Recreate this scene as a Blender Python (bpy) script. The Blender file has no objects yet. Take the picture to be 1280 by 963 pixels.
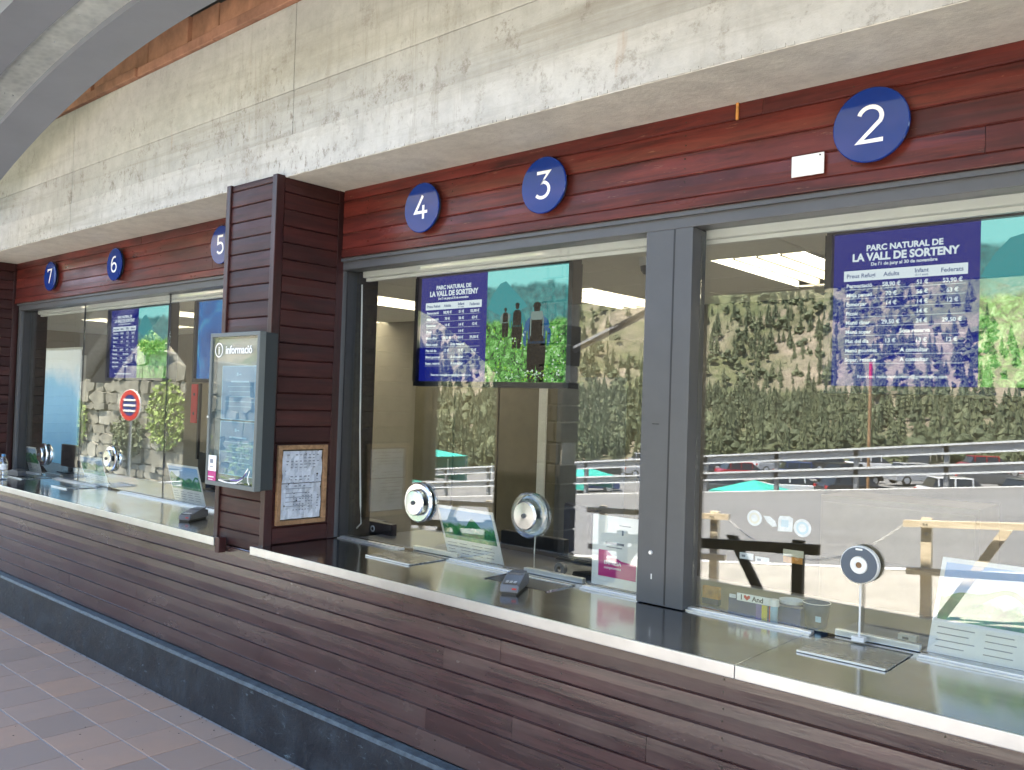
import bpy, bmesh, math, random
from mathutils import Vector, Matrix
random.seed(7)
sc = bpy.context.scene
COL = sc.collection
PI = math.pi

# ------------------------------------------------------------------ camera
F = 1079.14
yaw, pitch, roll = -0.72374332, 0.02133889, 0.03288311
fw = Vector((math.sin(yaw)*math.cos(pitch), math.cos(yaw)*math.cos(pitch), math.sin(pitch)))
r0 = Vector((math.cos(yaw), -math.sin(yaw), 0)); u0 = r0.cross(fw)
rt = math.cos(roll)*r0 + math.sin(roll)*u0
up = -math.sin(roll)*r0 + math.cos(roll)*u0
cam = bpy.data.cameras.new('camera'); camo = bpy.data.objects.new('camera', cam); COL.objects.link(camo)
M = Matrix((rt, up, -fw)).transposed().to_4x4(); M.translation = Vector((0, -2.906, 1.68))
camo.matrix_world = M
cam.sensor_width = 36; cam.lens = F/1280*36; cam.clip_start = .05; cam.clip_end = 3000
sc.camera = camo

# ------------------------------------------------------------------ light
SUN_EL, SUN_AZ = math.radians(66), math.radians(-22)      # azimuth from +y towards +x
sun = bpy.data.lights.new('sun', 'SUN'); suno = bpy.data.objects.new('sun', sun); COL.objects.link(suno)
sun.energy = 4.2; sun.angle = math.radians(.5); sun.color = (1, .95, .87)
sd = Vector((math.sin(SUN_AZ)*math.cos(SUN_EL), math.cos(SUN_AZ)*math.cos(SUN_EL), math.sin(SUN_EL)))
suno.rotation_euler = sd.to_track_quat('Z', 'Y').to_euler()
suno.location = (0, 0, 30)
w = bpy.data.worlds.new('World'); sc.world = w; w.use_nodes = True
nt = w.node_tree
sky = nt.nodes.new('ShaderNodeTexSky'); sky.sky_type = 'NISHITA'; sky.sun_disc = False
sky.sun_elevation = SUN_EL; sky.sun_rotation = SUN_AZ; sky.altitude = 1500
bg = nt.nodes['Background']; bg.inputs[1].default_value = .13
nt.links.new(sky.outputs[0], bg.inputs[0])
sc.view_settings.view_transform = 'Standard'; sc.view_settings.look = 'None'
sc.view_settings.gamma = 1; sc.view_settings.use_white_balance = True; sc.view_settings.white_balance_temperature = 7000; sc.view_settings.white_balance_tint = 10; EXPO = 3.6
sc.view_settings.exposure = EXPO
EXPK = 2**EXPO
sc.cycles.max_bounces = 10; sc.cycles.diffuse_bounces = 5; sc.cycles.glossy_bounces = 4
sc.cycles.transparent_max_bounces = 24; sc.cycles.caustics_reflective = False; sc.cycles.caustics_refractive = False
sc.cycles.sample_clamp_indirect = 6

# ------------------------------------------------------------------ materials
def N(nt, t, **kw):
    n = nt.nodes.new(t)
    for k, v in kw.items():
        if k in n.inputs.keys(): n.inputs[k].default_value = v
        else: setattr(n, k, v)
    return n
def c4(c): return (c[0], c[1], c[2], 1)
class Mat:
    """small builder round one Principled BSDF"""
    def __init__(s, name, col=(.5, .5, .5), rough=.5, metal=0, **kw):
        s.m = bpy.data.materials.new(name); s.m.use_nodes = True; s.nt = s.m.node_tree
        s.b = s.nt.nodes['Principled BSDF']; s.b.inputs['Base Color'].default_value = c4(col)
        s.b.inputs['Roughness'].default_value = rough; s.b.inputs['Metallic'].default_value = metal
        for k, v in kw.items(): s.b.inputs[k].default_value = v
    def L(s, a, b): s.nt.links.new(a, b)
    def coord(s, scale=(1, 1, 1), rnd=0, what='Object'):
        tc = N(s.nt, 'ShaderNodeTexCoord'); out = tc.outputs[what]
        if rnd:
            oi = N(s.nt, 'ShaderNodeObjectInfo'); mu = N(s.nt, 'ShaderNodeMath', operation='MULTIPLY'); mu.inputs[1].default_value = rnd
            s.L(oi.outputs['Random'], mu.inputs[0]); ad = N(s.nt, 'ShaderNodeVectorMath', operation='ADD')
            s.L(out, ad.inputs[0]); s.L(mu.outputs[0], ad.inputs[1]); out = ad.outputs[0]
        mp = N(s.nt, 'ShaderNodeMapping'); mp.inputs['Scale'].default_value = scale; s.L(out, mp.inputs[0]); return mp.outputs[0]
    def noise(s, vec, scale=5, detail=6, rough=.6, dist=0):
        n = N(s.nt, 'ShaderNodeTexNoise'); n.inputs['Scale'].default_value = scale; n.inputs['Detail'].default_value = detail
        n.inputs['Roughness'].default_value = rough; n.inputs['Distortion'].default_value = dist; s.L(vec, n.inputs['Vector']); return n.outputs[0]
    def ramp(s, fac, stops):
        r = N(s.nt, 'ShaderNodeValToRGB'); e = r.color_ramp.elements
        while len(e) < len(stops): e.new(.5)
        for i, (p, c) in enumerate(stops):
            e[i].position = p; e[i].color = c4(c) if not isinstance(c, (int, float)) else (c, c, c, 1)
        s.L(fac, r.inputs[0]); return r.outputs[0]
    def mix(s, fac, a, b, mode='MIX'):
        m = N(s.nt, 'ShaderNodeMix', data_type='RGBA', blend_type=mode)
        for i, v in ((0, fac), (6, a), (7, b)):
            if hasattr(v, 'default_value'): s.L(v, m.inputs[i])
            elif i == 0: m.inputs[0].default_value = v
            else: m.inputs[i].default_value = c4(v)
        return m.outputs[2]
    def base(s, o): s.L(o, s.b.inputs['Base Color']); return s
    def roughness(s, o): s.L(o, s.b.inputs['Roughness']); return s
    def bump(s, h, strength=.3, dist=.01):
        b = N(s.nt, 'ShaderNodeBump'); b.inputs['Strength'].default_value = strength; b.inputs['Distance'].default_value = dist
        s.L(h, b.inputs['Height']); s.L(b.outputs[0], s.b.inputs['Normal']); return s

def simple(name, col, rough=.5, metal=0, var=.15, scale=8, bump=0, **kw):
    m = Mat(name, col, rough, metal, **kw); v = m.coord()
    n = m.noise(v, scale, 5)
    m.base(m.ramp(n, [(.3, [c*(1-var) for c in col]), (.7, [min(1, c*(1+var)) for c in col])]))
    if bump: m.bump(m.noise(v, scale*6, 4), bump, .004)
    return m.m

def wood(name, dark, mid, worn, rough=(.25, .5), wornamt=.60, along='X', haze=None, spec=.32):
    m = Mat(name, mid, .4)
    sx = {'X': (.7, 9, 9), 'Z': (9, 9, .7)}[along]
    v = m.coord(sx, 37.0); v2 = m.coord({'X': (1.2, 3, 3), 'Z': (3, 3, 1.2)}[along], 91.0)
    g = m.noise(v, 3.2, 9, .68, .6); g2 = m.noise(v2, 1.3, 5, .6)
    c = m.ramp(g, [(.33, dark), (.52, mid), (.72, [x*1.5 for x in mid])])
    oi = N(m.nt, 'ShaderNodeObjectInfo')
    c = m.mix(m.ramp(oi.outputs['Random'], [(0, 0.0), (1, .32)]), c, dark)
    c = m.mix(m.ramp(g2, [(.42, 0.0), (.66, .75)]), c, dark if haze is None else haze)
    vw = m.coord({'X': (3, 22, 22), 'Z': (22, 22, 3)}[along], 11.0)
    wn = m.noise(vw, 3, 6, .75)
    c = m.mix(m.ramp(wn, [(wornamt, 0.0), (wornamt+.12, .7)]), c, worn)
    m.base(c); m.roughness(m.ramp(g2, [(.3, rough[0]), (.7, rough[1])])); m.bump(g, .25, .004); m.b.inputs['Specular IOR Level'].default_value = spec
    return m.m

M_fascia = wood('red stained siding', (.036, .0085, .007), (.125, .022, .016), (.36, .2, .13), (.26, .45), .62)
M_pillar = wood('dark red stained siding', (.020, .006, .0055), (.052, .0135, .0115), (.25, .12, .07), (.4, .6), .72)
M_trim = wood('dark red trim wood', (.018, .0065, .006), (.045, .013, .012), (.2, .08, .05), (.3, .45), .7, 'Z')
M_lower = wood('weathered brown siding', (.018, .008, .0075), (.055, .0235, .021), (.34, .25, .19), (.14, .30), .70, haze=(.075, .046, .040), spec=.85)
M_light_wood = wood('new pine barrier wood', (.62, .52, .38), (.8, .7, .54), (.2, .12, .06), (.5, .7), .8)
M_dark_shade_wood = wood('dark wood with barrier shade in colour', (.02, .016, .008), (.045, .036, .02), (.1, .08, .05), (.5, .7), .8)  # shade on the barriers is put into the wood colour; backings share it
M_oak = wood('oak frame wood', (.2, .11, .055), (.34, .2, .11), (.15, .08, .04), (.4, .5), .8)

def concrete(name, base=(.49, .48, .45), stain=True, band=.5):
    m = Mat(name, base, .85); v = m.coord()
    n1 = m.noise(v, 1.3, 8, .62); n2 = m.noise(v, 9, 8, .7)
    c = m.ramp(n1, [(.3, [x*.80 for x in base]), (.55, base), (.75, [x*1.13 for x in base])])
    c = m.mix(.35, c, m.ramp(n2, [(.3, [x*.6 for x in base]), (.6, [x*1.2 for x in base])]))
    if stain:
        vs = m.coord((9, 9, .9)); st = m.noise(vs, 1.6, 7, .75)       # vertical runs
        st2 = m.noise(v, .9, 3, .5)
        f = m.mix(1, m.ramp(st, [(.5, 0.0), (.72, 1.0)]), m.ramp(st2, [(.44, 0.0), (.62, .7)]), 'MULTIPLY')
        c = m.mix(f, c, (.25, .22, .175))
        pit = m.noise(m.coord((1, 1, .55)), 34, 4, .7); zone = m.noise(m.coord((.35, 1, 1.2)), 1.9, 4, .6)
        f2 = m.mix(1, m.ramp(pit, [(.56, 0.0), (.66, .8)]), m.ramp(zone, [(.48, 0.0), (.6, .85)]), 'MULTIPLY')
        c = m.mix(f2, c, (.14, .11, .085))
        bd_ = m.noise(m.coord((.3, .3, 5)), 1.4, 7, .7, .4); c = m.mix(m.ramp(bd_, [(.5, 0.0), (.66, band)]), c, (.27, .25, .21))
        fl_ = m.noise(m.coord((1, 1, 1)), 5.5, 9, .85); c = m.mix(m.ramp(fl_, [(.54, 0.0), (.62, band)]), c, (.2, .17, .14))
        rust = m.noise(m.coord((5, 5, 1.0)), 1.1, 4, .6)
        c = m.mix(m.ramp(rust, [(.66, 0.0), (.74, .5)]), c, (.36, .2, .1))
    m.base(c); m.bump(n2, .5, .01); return m.m
M_conc = concrete('board marked concrete')
M_conc_u = concrete('stained concrete upper lift', (.46, .455, .425), band=.35)
M_conc_m = concrete('grey streaked concrete middle lift', (.42, .415, .39), band=.7)
M_conc_s = concrete('smooth concrete', (.5, .47, .4), False)
M_conc_d = concrete('arcade concrete darkened for shade', (.022, .019, .015), False)  # near black: shade on the arcade is put into its colour

def joint_lines(): pass

M_terra = simple('terracotta', (.36, .18, .115), .8, var=.35, scale=6, bump=.4)
M_grey = simple('grey painted steel', (.2, .215, .25), .5, var=.06, scale=3, bump=.05)
M_frame = simple('grey window frame paint', (.078, .08, .084), .4, var=.08, scale=5)
M_frame_d = simple('dark gasket', (.02, .02, .022), .5)
def galv():
    m = Mat('galvanised sheet', (.4, .42, .42), .45, .6); v = m.coord()
    vo = N(m.nt, 'ShaderNodeTexVoronoi'); vo.inputs['Scale'].default_value = 26; m.L(v, vo.inputs['Vector'])
    n = m.noise(v, 4, 6, .65)
    m.base(m.mix(.5, m.ramp(vo.outputs['Distance'], [(0, (.42, .45, .46)), (1, (.72, .74, .72))]), m.ramp(n, [(.35, (.4, .44, .44)), (.65, (.7, .73, .70))])))
    m.roughness(m.ramp(n, [(.3, .35), (.7, .6)])); return m.m
M_galv = galv()
def steel(name='brushed stainless', col=(.5, .52, .55), r=(.09, .2), sc_=(1.5, 60, 60)):
    m = Mat(name, col, .2, 1.0); n = m.noise(m.coord(sc_), 3, 5, .6); sm = m.noise(m.coord(), 3.5, 6, .65)
    m.base(m.ramp(sm, [(.3, [c*.78 for c in col]), (.65, col)]))
    m.roughness(m.mix(.5, m.ramp(n, [(.3, r[0]), (.7, r[1])]), m.ramp(sm, [(.3, r[0]*.9), (.7, r[1]*1.1)]))); m.bump(n, .012, .001); return m.m
M_steel = steel()
M_lip = simple('worn stainless edge', (.58, .58, .58), .3, .95, var=.1, scale=5, bump=.03)
M_plate = steel('dull steel plate', (.36, .37, .39), (.2, .32))
M_chrome = steel('polished chrome', (.86, .85, .82), (.14, .26), (10, 10, 10))
M_alu = simple('satin aluminium', (.62, .64, .66), .35, .8, var=.08)
M_white = simple('white plastic', (.78, .78, .76), .4, var=.04)
M_card = simple('white card', (.8, .8, .78), .5, var=.03)
M_black = simple('black plastic', (.012, .012, .014), .35, var=.2)
M_dgrey = simple('dark grey plastic', (.05, .055, .06), .4, var=.15)
M_desk = simple('dark grey desk laminate', (.11, .11, .115), .35, var=.12)
M_blue = Mat('glossy blue acrylic', (.006, .03, .19), .06, 0, **{'Specular IOR Level': .3}).m
M_digit = Mat('white acrylic', (.85, .85, .85), .3, **{'Emission Color': (1, 1, 1, 1), 'Emission Strength': 0}).m
M_plinth = None
def plinth():
    m = Mat('blue black painted plinth', (.03, .04, .05), .5); v = m.coord(); n = m.noise(v, 6, 9, .72); n2 = m.noise(v, 30, 4, .7)
    c = m.ramp(n, [(.35, (.005, .007, .011)), (.55, (.011, .015, .021)), (.72, (.03, .04, .05))])
    sp = m.noise(m.coord((1, 1, 3)), 9, 6, .8, 1.5)
    c = m.mix(m.ramp(sp, [(.61, 0.0), (.67, .5)]), c, (.22, .3, .33)); m.base(c); m.bump(n2, .5, .006)
    m.roughness(m.ramp(n, [(.3, .35), (.7, .7)])); return m.m
M_plinth = plinth()
M_plinth_edge = simple('scuffed pale plinth edge', (.042, .056, .064), .6, var=.5, scale=25, bump=.3)
def tilem():
    m = Mat('terracotta floor tile', (.2, .14, .12), .5)
    oi = N(m.nt, 'ShaderNodeObjectInfo'); v = m.coord((1, 1, 1), 9.0); n = m.noise(v, 3, 7, .65)
    c = m.ramp(oi.outputs['Random'], [(0, (.33, .225, .165)), (.35, (.42, .27, .19)), (.7, (.38, .25, .18)), (1, (.49, .285, .18))])
    c = m.mix(m.ramp(n, [(.35, 0.0), (.7, .5)]), c, (.36, .26, .20)); m.base(c)
    m.roughness(m.ramp(n, [(.3, .55), (.7, .75)])); m.bump(m.noise(v, 40, 4), .12, .003); m.b.inputs['Specular IOR Level'].default_value = .2; return m.m
M_tile = tilem()
M_grout = simple('pale grout', (.3, .28, .26), .9, var=.2, scale=20)
def road():
    m = Mat('worn pale asphalt', (.16, .155, .145), .9); v = m.coord((1, 1, 1)); n = m.noise(v, .35, 8, .6); n2 = m.noise(v, 14, 8, .85)
    n3 = m.noise(m.coord((.15, 1, 1)), .8, 5, .6)
    c = m.ramp(n, [(.3, (.118, .122, .128)), (.7, (.16, .164, .17))]); c = m.mix(.45, c, m.ramp(n2, [(.35, (.07, .07, .065)), (.65, (.3, .29, .27))]))
    c = m.mix(m.ramp(n3, [(.4, 0.0), (.7, .4)]), c, (.22, .22, .22)); m.base(c); m.bump(n2, .4, .01); return m.m
M_road = road()
M_pave = simple('pale concrete pavement', (.36, .34, .30), .9, var=.18, scale=1.6, bump=.3)
M_line = simple('worn white road paint', (.7, .7, .68), .7, var=.2, scale=6)
def hillm():
    m = Mat('mountain slope ground', (.1, .1, .05), .95); v = m.coord(); vd = m.coord((1, .4, 1.6)); vd.node.inputs['Rotation'].default_value = (0, 0, math.radians(38)); n = m.noise(vd, .04, 9, .68, .6); n2 = m.noise(v, .35, 8, .75)
    c = m.ramp(n2, [(.3, (.06, .075, .032)), (.52, (.10, .115, .05)), (.7, (.2, .18, .10))])
    rock = m.ramp(m.noise(v, .2, 9, .8), [(.35, (.17, .135, .11)), (.65, (.38, .31, .25))])
    c = m.mix(m.ramp(n, [(.44, 0.0), (.58, .75)]), c, rock); c = m.mix(m.ramp(m.noise(v, .11, 7, .8, 1.0), [(.5, 0.0), (.6, .6)]), c, (.05, .07, .028))
    m.base(c); m.bump(n2, .8, 1.0); return m.m
M_hill = hillm()
M_grass = simple('dry roadside grass', (.09, .1, .04), .95, var=.5, scale=2, bump=.5)
def leaf(name, a, b):
    m = Mat(name, a, .75); oi = N(m.nt, 'ShaderNodeObjectInfo'); n = m.noise(m.coord(), .7, 4, .7)
    m.base(m.mix(m.ramp(oi.outputs['Random'], [(0, 0.0), (1, .5)]), m.ramp(n, [(.3, a), (.7, b)]), b)); return m.m
M_pine = leaf('pine needles', (.036, .052, .024), (.075, .095, .045))
M_pine2 = leaf('pale pine needles', (.052, .068, .032), (.10, .118, .056))
M_bush = leaf('yellow green shrub leaves', (.1, .16, .03), (.2, .27, .06))  # yellow green leaf tones
M_bark = simple('bark', (.08, .055, .04), .9, var=.4)
M_stone = simple('granite wall stone', (.13, .122, .095), .9, var=.5, scale=1.2, bump=.6)
M_stone2 = simple('pale granite wall stone', (.2, .19, .155), .9, var=.4, scale=1.4, bump=.6)
M_mortar = simple('grey brown mortar', (.2, .19, .16), .95, var=.3)  # mortar tone close to that of the stones
M_guard = simple('galvanised guardrail', (.26, .265, .27), .5, .3, var=.1)
M_teal = simple('turquoise tent canvas', (.03, .42, .33), .6, var=.06)
M_tyre = simple('tyre rubber', (.015, .015, .015), .8)
M_carglass = Mat('car glass', (.015, .02, .025), .05, 0).m
M_lamp_red = Mat('red lamp lens', (.4, .02, .02), .2).m
M_lamp_white = Mat('clear lamp lens', (.7, .7, .72), .15).m
def paint(name, c): return Mat(name, c, .25, .1, **{'Coat Weight': .6}).m
M_wall = simple('office wall paint brown beige', (.23, .21, .17), .8, var=.05)
M_wall_d = simple('office brown cabinet', (.13, .11, .07), .6, var=.12)
M_ceil = simple('mineral ceiling tile', (.8, .78, .72), .9, var=.05, scale=30)
M_joint = simple('grey ceiling grid', (.42, .4, .36), .6)
M_coat = simple('navy quilted coat cloth', (.02, .025, .05), .9, var=.3, scale=12)
M_roof_soff = simple('brown canopy soffit boards', (.17, .145, .11), .8, var=.2, scale=2)

def emis(name, col, s=1.0):
    m = bpy.data.materials.new(name); m.use_nodes = True; n = m.node_tree
    n.nodes.remove(n.nodes['Principled BSDF']); e = n.nodes.new('ShaderNodeEmission')
    e.inputs[0].default_value = c4(col); e.inputs[1].default_value = s/EXPK
    n.links.new(e.outputs[0], n.nodes['Material Output'].inputs[0]); return m
M_tube = emis('lit fluorescent tube', (1, .93, .76), 26)
M_scr_blue = emis('screen blue', (.010, .018, .26))
M_scr_white = emis('screen white', (.8, .95, 1.1))
M_scr_ink = emis('screen dark lettering', (.1, .16, .35))
M_dab = [emis('screen dark leaf', (.0, .02, .012)), emis('screen green leaf', (.03, .22, .04)), emis('screen lime leaf', (.25, .6, .05)), emis('screen blossom', (.65, .85, .75))]
def scr_panel(name, kind):
    m = Mat(name, (0, 0, 0), .2); v = m.coord(); nt = m.nt
    sep = N(nt, 'ShaderNodeSeparateXYZ'); m.L(v, sep.inputs[0])
    def step(h, amp, scale, soft=.01):
        n = m.noise(v, scale, 5, .6); ma = N(nt, 'ShaderNodeMath', operation='MULTIPLY_ADD'); ma.inputs[1].default_value = -amp; m.L(n, ma.inputs[0]); m.L(sep.outputs[2], ma.inputs[2])
        r = m.ramp(ma.outputs[0], [(0, 0.0), (1, 1.0)])
        mr = N(nt, 'ShaderNodeMapRange'); mr.inputs[1].default_value = h-amp*.5-soft; mr.inputs[2].default_value = h-amp*.5+soft; m.L(ma.outputs[0], mr.inputs[0]); return mr.outputs[0]
    if kind == 'valley':
        fol = m.ramp(m.noise(v, 30, 9, .85, .8), [(.38, (.0, .008, .004)), (.46, (.01, .09, .015)), (.53, (.10, .42, .05)), (.60, (.35, .7, .3)), (.68, (.8, .95, .85))])
        hill = m.ramp(m.noise(v, 30, 7, .75), [(.35, (.01, .1, .12)), (.6, (.05, .3, .32)), (.75, (.15, .5, .45))])
        skyc = (.25, .75, .78)
        c = m.mix(step(.50, .16, 5), hill, skyc); c = m.mix(step(.33, .1, 7), fol, c)
    else:
        a = m.noise(v, 3.2, 5, .6, 1.0)
        c = m.ramp(a, [(.3, (.0, .03, .2)), (.5, (.0, .13, .45)), (.65, (.05, .45, .7)), (.8, (.3, .8, .9))])
    m.b.inputs['Base Color'].default_value = (0.01, .01, .01, 1); m.b.inputs['Emission Strength'].default_value = 1.15/EXPK
    m.L(c, m.b.inputs['Emission Color']); return m.m
M_scr_valley = scr_panel('screen valley picture', 'valley')
M_scr_abs = scr_panel('screen blue abstract', 'abs')
M_scr_mtn = emis('screen teal mountain', (.03, .33, .38))
M_hik = emis('screen hiker dark', (.0, .0, .0)); M_hik_t = emis('screen hiker teal', (.01, .25, .3)); M_hik_g = emis('screen pack grey', (.2, .3, .3)); M_hik_b = emis('screen hiker blue', (.02, .12, .3)); M_hik_s = emis('screen skin', (.3, .25, .22))
def printmat():
    m = Mat('landscape print', (.5, .6, .6), .35); v = m.coord(); nt = m.nt
    sep = N(nt, 'ShaderNodeSeparateXYZ'); m.L(v, sep.inputs[0])
    skyr = m.ramp(sep.outputs[2], [(.1, (.75, .85, .9)), (.24, (.2, .4, .7))])
    g = m.ramp(m.noise(v, 22, 7, .7), [(.35, (.0, .1, .05)), (.55, (.05, .3, .1)), (.7, (.55, .6, .35))])
    n = m.noise(v, 9, 4, .6); ma = N(nt, 'ShaderNodeMath', operation='MULTIPLY_ADD'); ma.inputs[1].default_value = .14; m.L(n, ma.inputs[0]); m.L(sep.outputs[2], ma.inputs[2])
    f = m.ramp(ma.outputs[0], [(.215, 0.0), (.235, 1.0)])
    m.base(m.mix(f, g, skyr)); return m.m
M_print = printmat()
M_magenta = simple('magenta print', (.5, .03, .2), .5, var=.05)
M_ink = simple('black print ink', (.03, .03, .035), .6)
M_greyink = simple('grey print ink', (.2, .22, .26), .6)
M_paper = simple('crumpled paper', (.5, .54, .6), .6, var=.2, scale=14, bump=.4)
M_bluesheet = simple('blue printed sheet', (.12, .24, .36), .4, var=.12, scale=4)
M_cyan = simple('faded blue card', (.3, .5, .62), .5)
M_green = simple('green print', (.02, .2, .09), .5, var=.4, scale=20)
M_sand = simple('sand print', (.55, .52, .4), .5, var=.15, scale=14)
M_yellow = simple('yellow print', (.6, .5, .03), .5); M_red = simple('red print', (.5, .02, .02), .5); M_navy = simple('navy print', (.02, .04, .14), .5)
M_orange = simple('orange print', (.5, .22, .05), .5, var=.4, scale=30); M_purple = simple('purple print', (.12, .08, .3), .5)
M_notebk = simple('cabinet backing grey', (.16, .185, .18), .35, var=.05)
M_cab = simple('dark grey cabinet paint', (.022, .027, .028), .6, var=.06)
M_cabdoor = simple('pale grey cabinet door rim', (.12, .135, .13), .55, var=.06)

def glassmat(name, tint, f0, reflcol=(1, 1, 1)):
    m = bpy.data.materials.new(name); m.use_nodes = True; n = m.node_tree; n.nodes.remove(n.nodes['Principled BSDF'])
    lw = n.nodes.new('ShaderNodeLayerWeight'); lw.inputs[0].default_value = .5
    p = N(n, 'ShaderNodeMath', operation='POWER'); p.inputs[1].default_value = 5; n.links.new(lw.outputs['Facing'], p.inputs[0])
    a = N(n, 'ShaderNodeMath', operation='MULTIPLY_ADD'); a.inputs[1].default_value = 1-f0; a.inputs[2].default_value = f0; n.links.new(p.outputs[0], a.inputs[0])
    t = n.nodes.new('ShaderNodeBsdfTransparent'); t.inputs[0].default_value = c4(tint)
    g = n.nodes.new('ShaderNodeBsdfGlossy'); g.inputs['Roughness'].default_value = 0.0; g.inputs[0].default_value = c4(reflcol)
    mx = n.nodes.new('ShaderNodeMixShader'); n.links.new(a.outputs[0], mx.inputs[0]); n.links.new(t.outputs[0], mx.inputs[1]); n.links.new(g.outputs[0], mx.inputs[2])
    n.links.new(mx.outputs[0], n.nodes['Material Output'].inputs[0]); return m
M_glass = glassmat('window glass', (.93, .95, .94), .085)
M_cabglass = glassmat('cabinet glass', (.9, .93, .93), .035)
M_clear = glassmat('clear plastic', (.85, .9, .92), .12)

# ------------------------------------------------------------------ mesh builder
class MB:
    def __init__(s): s.v = []; s.f = []; s.mi = []; s.cur = 0
    def face(s, idx): s.f.append(idx); s.mi.append(s.cur)
    def box(s, x0, x1, y0, y1, z0, z1, M=None):
        b = len(s.v)
        for z in (z0, z1):
            for y in (y0, y1):
                for x in (x0, x1):
                    p = Vector((x, y, z)); s.v.append(tuple(M @ p if M else p))
        for q in ((0, 2, 3, 1), (4, 5, 7, 6), (0, 1, 5, 4), (2, 6, 7, 3), (0, 4, 6, 2), (1, 3, 7, 5)): s.face([b+i for i in q])
        return s
    def prism(s, pts, d, axis='Y', a=0, M=None):
        """polygon pts in the plane normal to axis, extruded a..a+d"""
        b = len(s.v); n = len(pts)
        for t in (a, a+d):
            for p in pts:
                q = {'Y': (p[0], t, p[1]), 'X': (t, p[0], p[1]), 'Z': (p[0], p[1], t)}[axis]
                q = Vector(q); s.v.append(tuple(M @ q if M else q))
        s.face([b+i for i in range(n)]); s.face([b+n+i for i in reversed(range(n))])
        for i in range(n): j = (i+1) % n; s.face([b+j, b+i, b+n+i, b+n+j])
        return s
    def tube(s, pts, r, n=8, cap=True):
        pts = [Vector(p) for p in pts]; rr = r if isinstance(r, (list, tuple)) else [r]*len(pts); b = len(s.v)
        for i, p in enumerate(pts):
            d = (pts[min(i+1, len(pts)-1)]-pts[max(i-1, 0)]).normalized()
            a = d.cross(Vector((0, 0, 1)) if abs(d.z) < .9 else Vector((1, 0, 0))).normalized(); c = d.cross(a)
            for k in range(n): t = 2*PI*k/n; s.v.append(tuple(p+rr[i]*(math.cos(t)*a+math.sin(t)*c)))
        for i in range(len(pts)-1):
            for k in range(n): j = (k+1) % n; s.face([b+i*n+k, b+i*n+j, b+(i+1)*n+j, b+(i+1)*n+k])
        if cap: s.face([b+k for k in reversed(range(n))]); s.face([b+(len(pts)-1)*n+k for k in range(n)])
        return s
    def lathe(s, prof, c=(0, 0, 0), axis='Z', n=24):
        b = len(s.v); m = len(prof)
        for k in range(n):
            t = 2*PI*k/n
            for r, h in prof:
                x, y = r*math.cos(t), r*math.sin(t)
                p = {'Z': (x, y, h), 'Y': (x, h, y)}[axis]; s.v.append((p[0]+c[0], p[1]+c[1], p[2]+c[2]))
        for k in range(n):
            j = (k+1) % n
            for i in range(m-1):
                s.face([b+k*m+i, b+j*m+i, b+j*m+i+1, b+k*m+i+1])
        return s
    def build(s, name, mat, parent=None, smooth=False, world=True, **tags):
        me = bpy.data.meshes.new(name); off = parent.get('_o', (0, 0, 0)) if (parent and world) else (0, 0, 0)
        me.from_pydata([(v[0]-off[0], v[1]-off[1], v[2]-off[2]) for v in s.v], [], s.f)
        mats = mat if isinstance(mat, (list, tuple)) else [mat]
        for m in mats: me.materials.append(m)
        for p, i in zip(me.polygons, s.mi): p.material_index = i; p.use_smooth = smooth
        bm = bmesh.new(); bm.from_mesh(me); bmesh.ops.recalc_face_normals(bm, faces=bm.faces); bm.to_mesh(me); bm.free()
        if smooth:
            try: me.shade_auto = None
            except Exception: pass
        return link(name, me, parent, off, **tags)
def link(name, me, parent=None, off=(0, 0, 0), **tags):
    o = bpy.data.objects.new(name, me); COL.objects.link(o); o.parent = parent
    if parent is not None: o['_o'] = tuple(off)
    for k, v in tags.items(): o[k] = v
    return o
def thing(name, label, cat, loc=(0, 0, 0), group=None, rz=0):
    o = bpy.data.objects.new(name, None); COL.objects.link(o); o.location = loc; o.rotation_euler = (0, 0, rz); o.empty_display_size = .1
    o['label'] = label; o['category'] = cat; o['_o'] = tuple(loc)
    if group: o['group'] = group
    return o
def tag(o, label, cat, group=None, kind=None):
    if kind: o['kind'] = kind; 
    if label: o['label'] = label
    if cat: o['category'] = cat
    if group: o['group'] = group
    return o
def box(name, mat, x0, x1, y0, y1, z0, z1, parent=None, bev=0, **t):
    o = MB().box(x0, x1, y0, y1, z0, z1).build(name, mat, parent, **t)
    if bev: bevel(o, bev)
    return o
def bevel(o, w_, seg=2):
    bm = bmesh.new(); bm.from_mesh(o.data); bmesh.ops.bevel(bm, geom=list(bm.edges), offset=w_, segments=seg, affect='EDGES', profile=.6); bm.to_mesh(o.data); bm.free(); return o
def kids(o): return [c for c in bpy.data.objects if c.parent == o]
def copy_tree(o, parent=None):
    c = o.copy(); COL.objects.link(c); c.parent = parent
    for ch in kids(o): copy_tree(ch, c)
    return c
def dup(o, loc, label=None, rz=None):
    c = copy_tree(o); c.location = loc
    if label: c['label'] = label
    if rz is not None: c.rotation_euler[2] = rz
    return c

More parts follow.
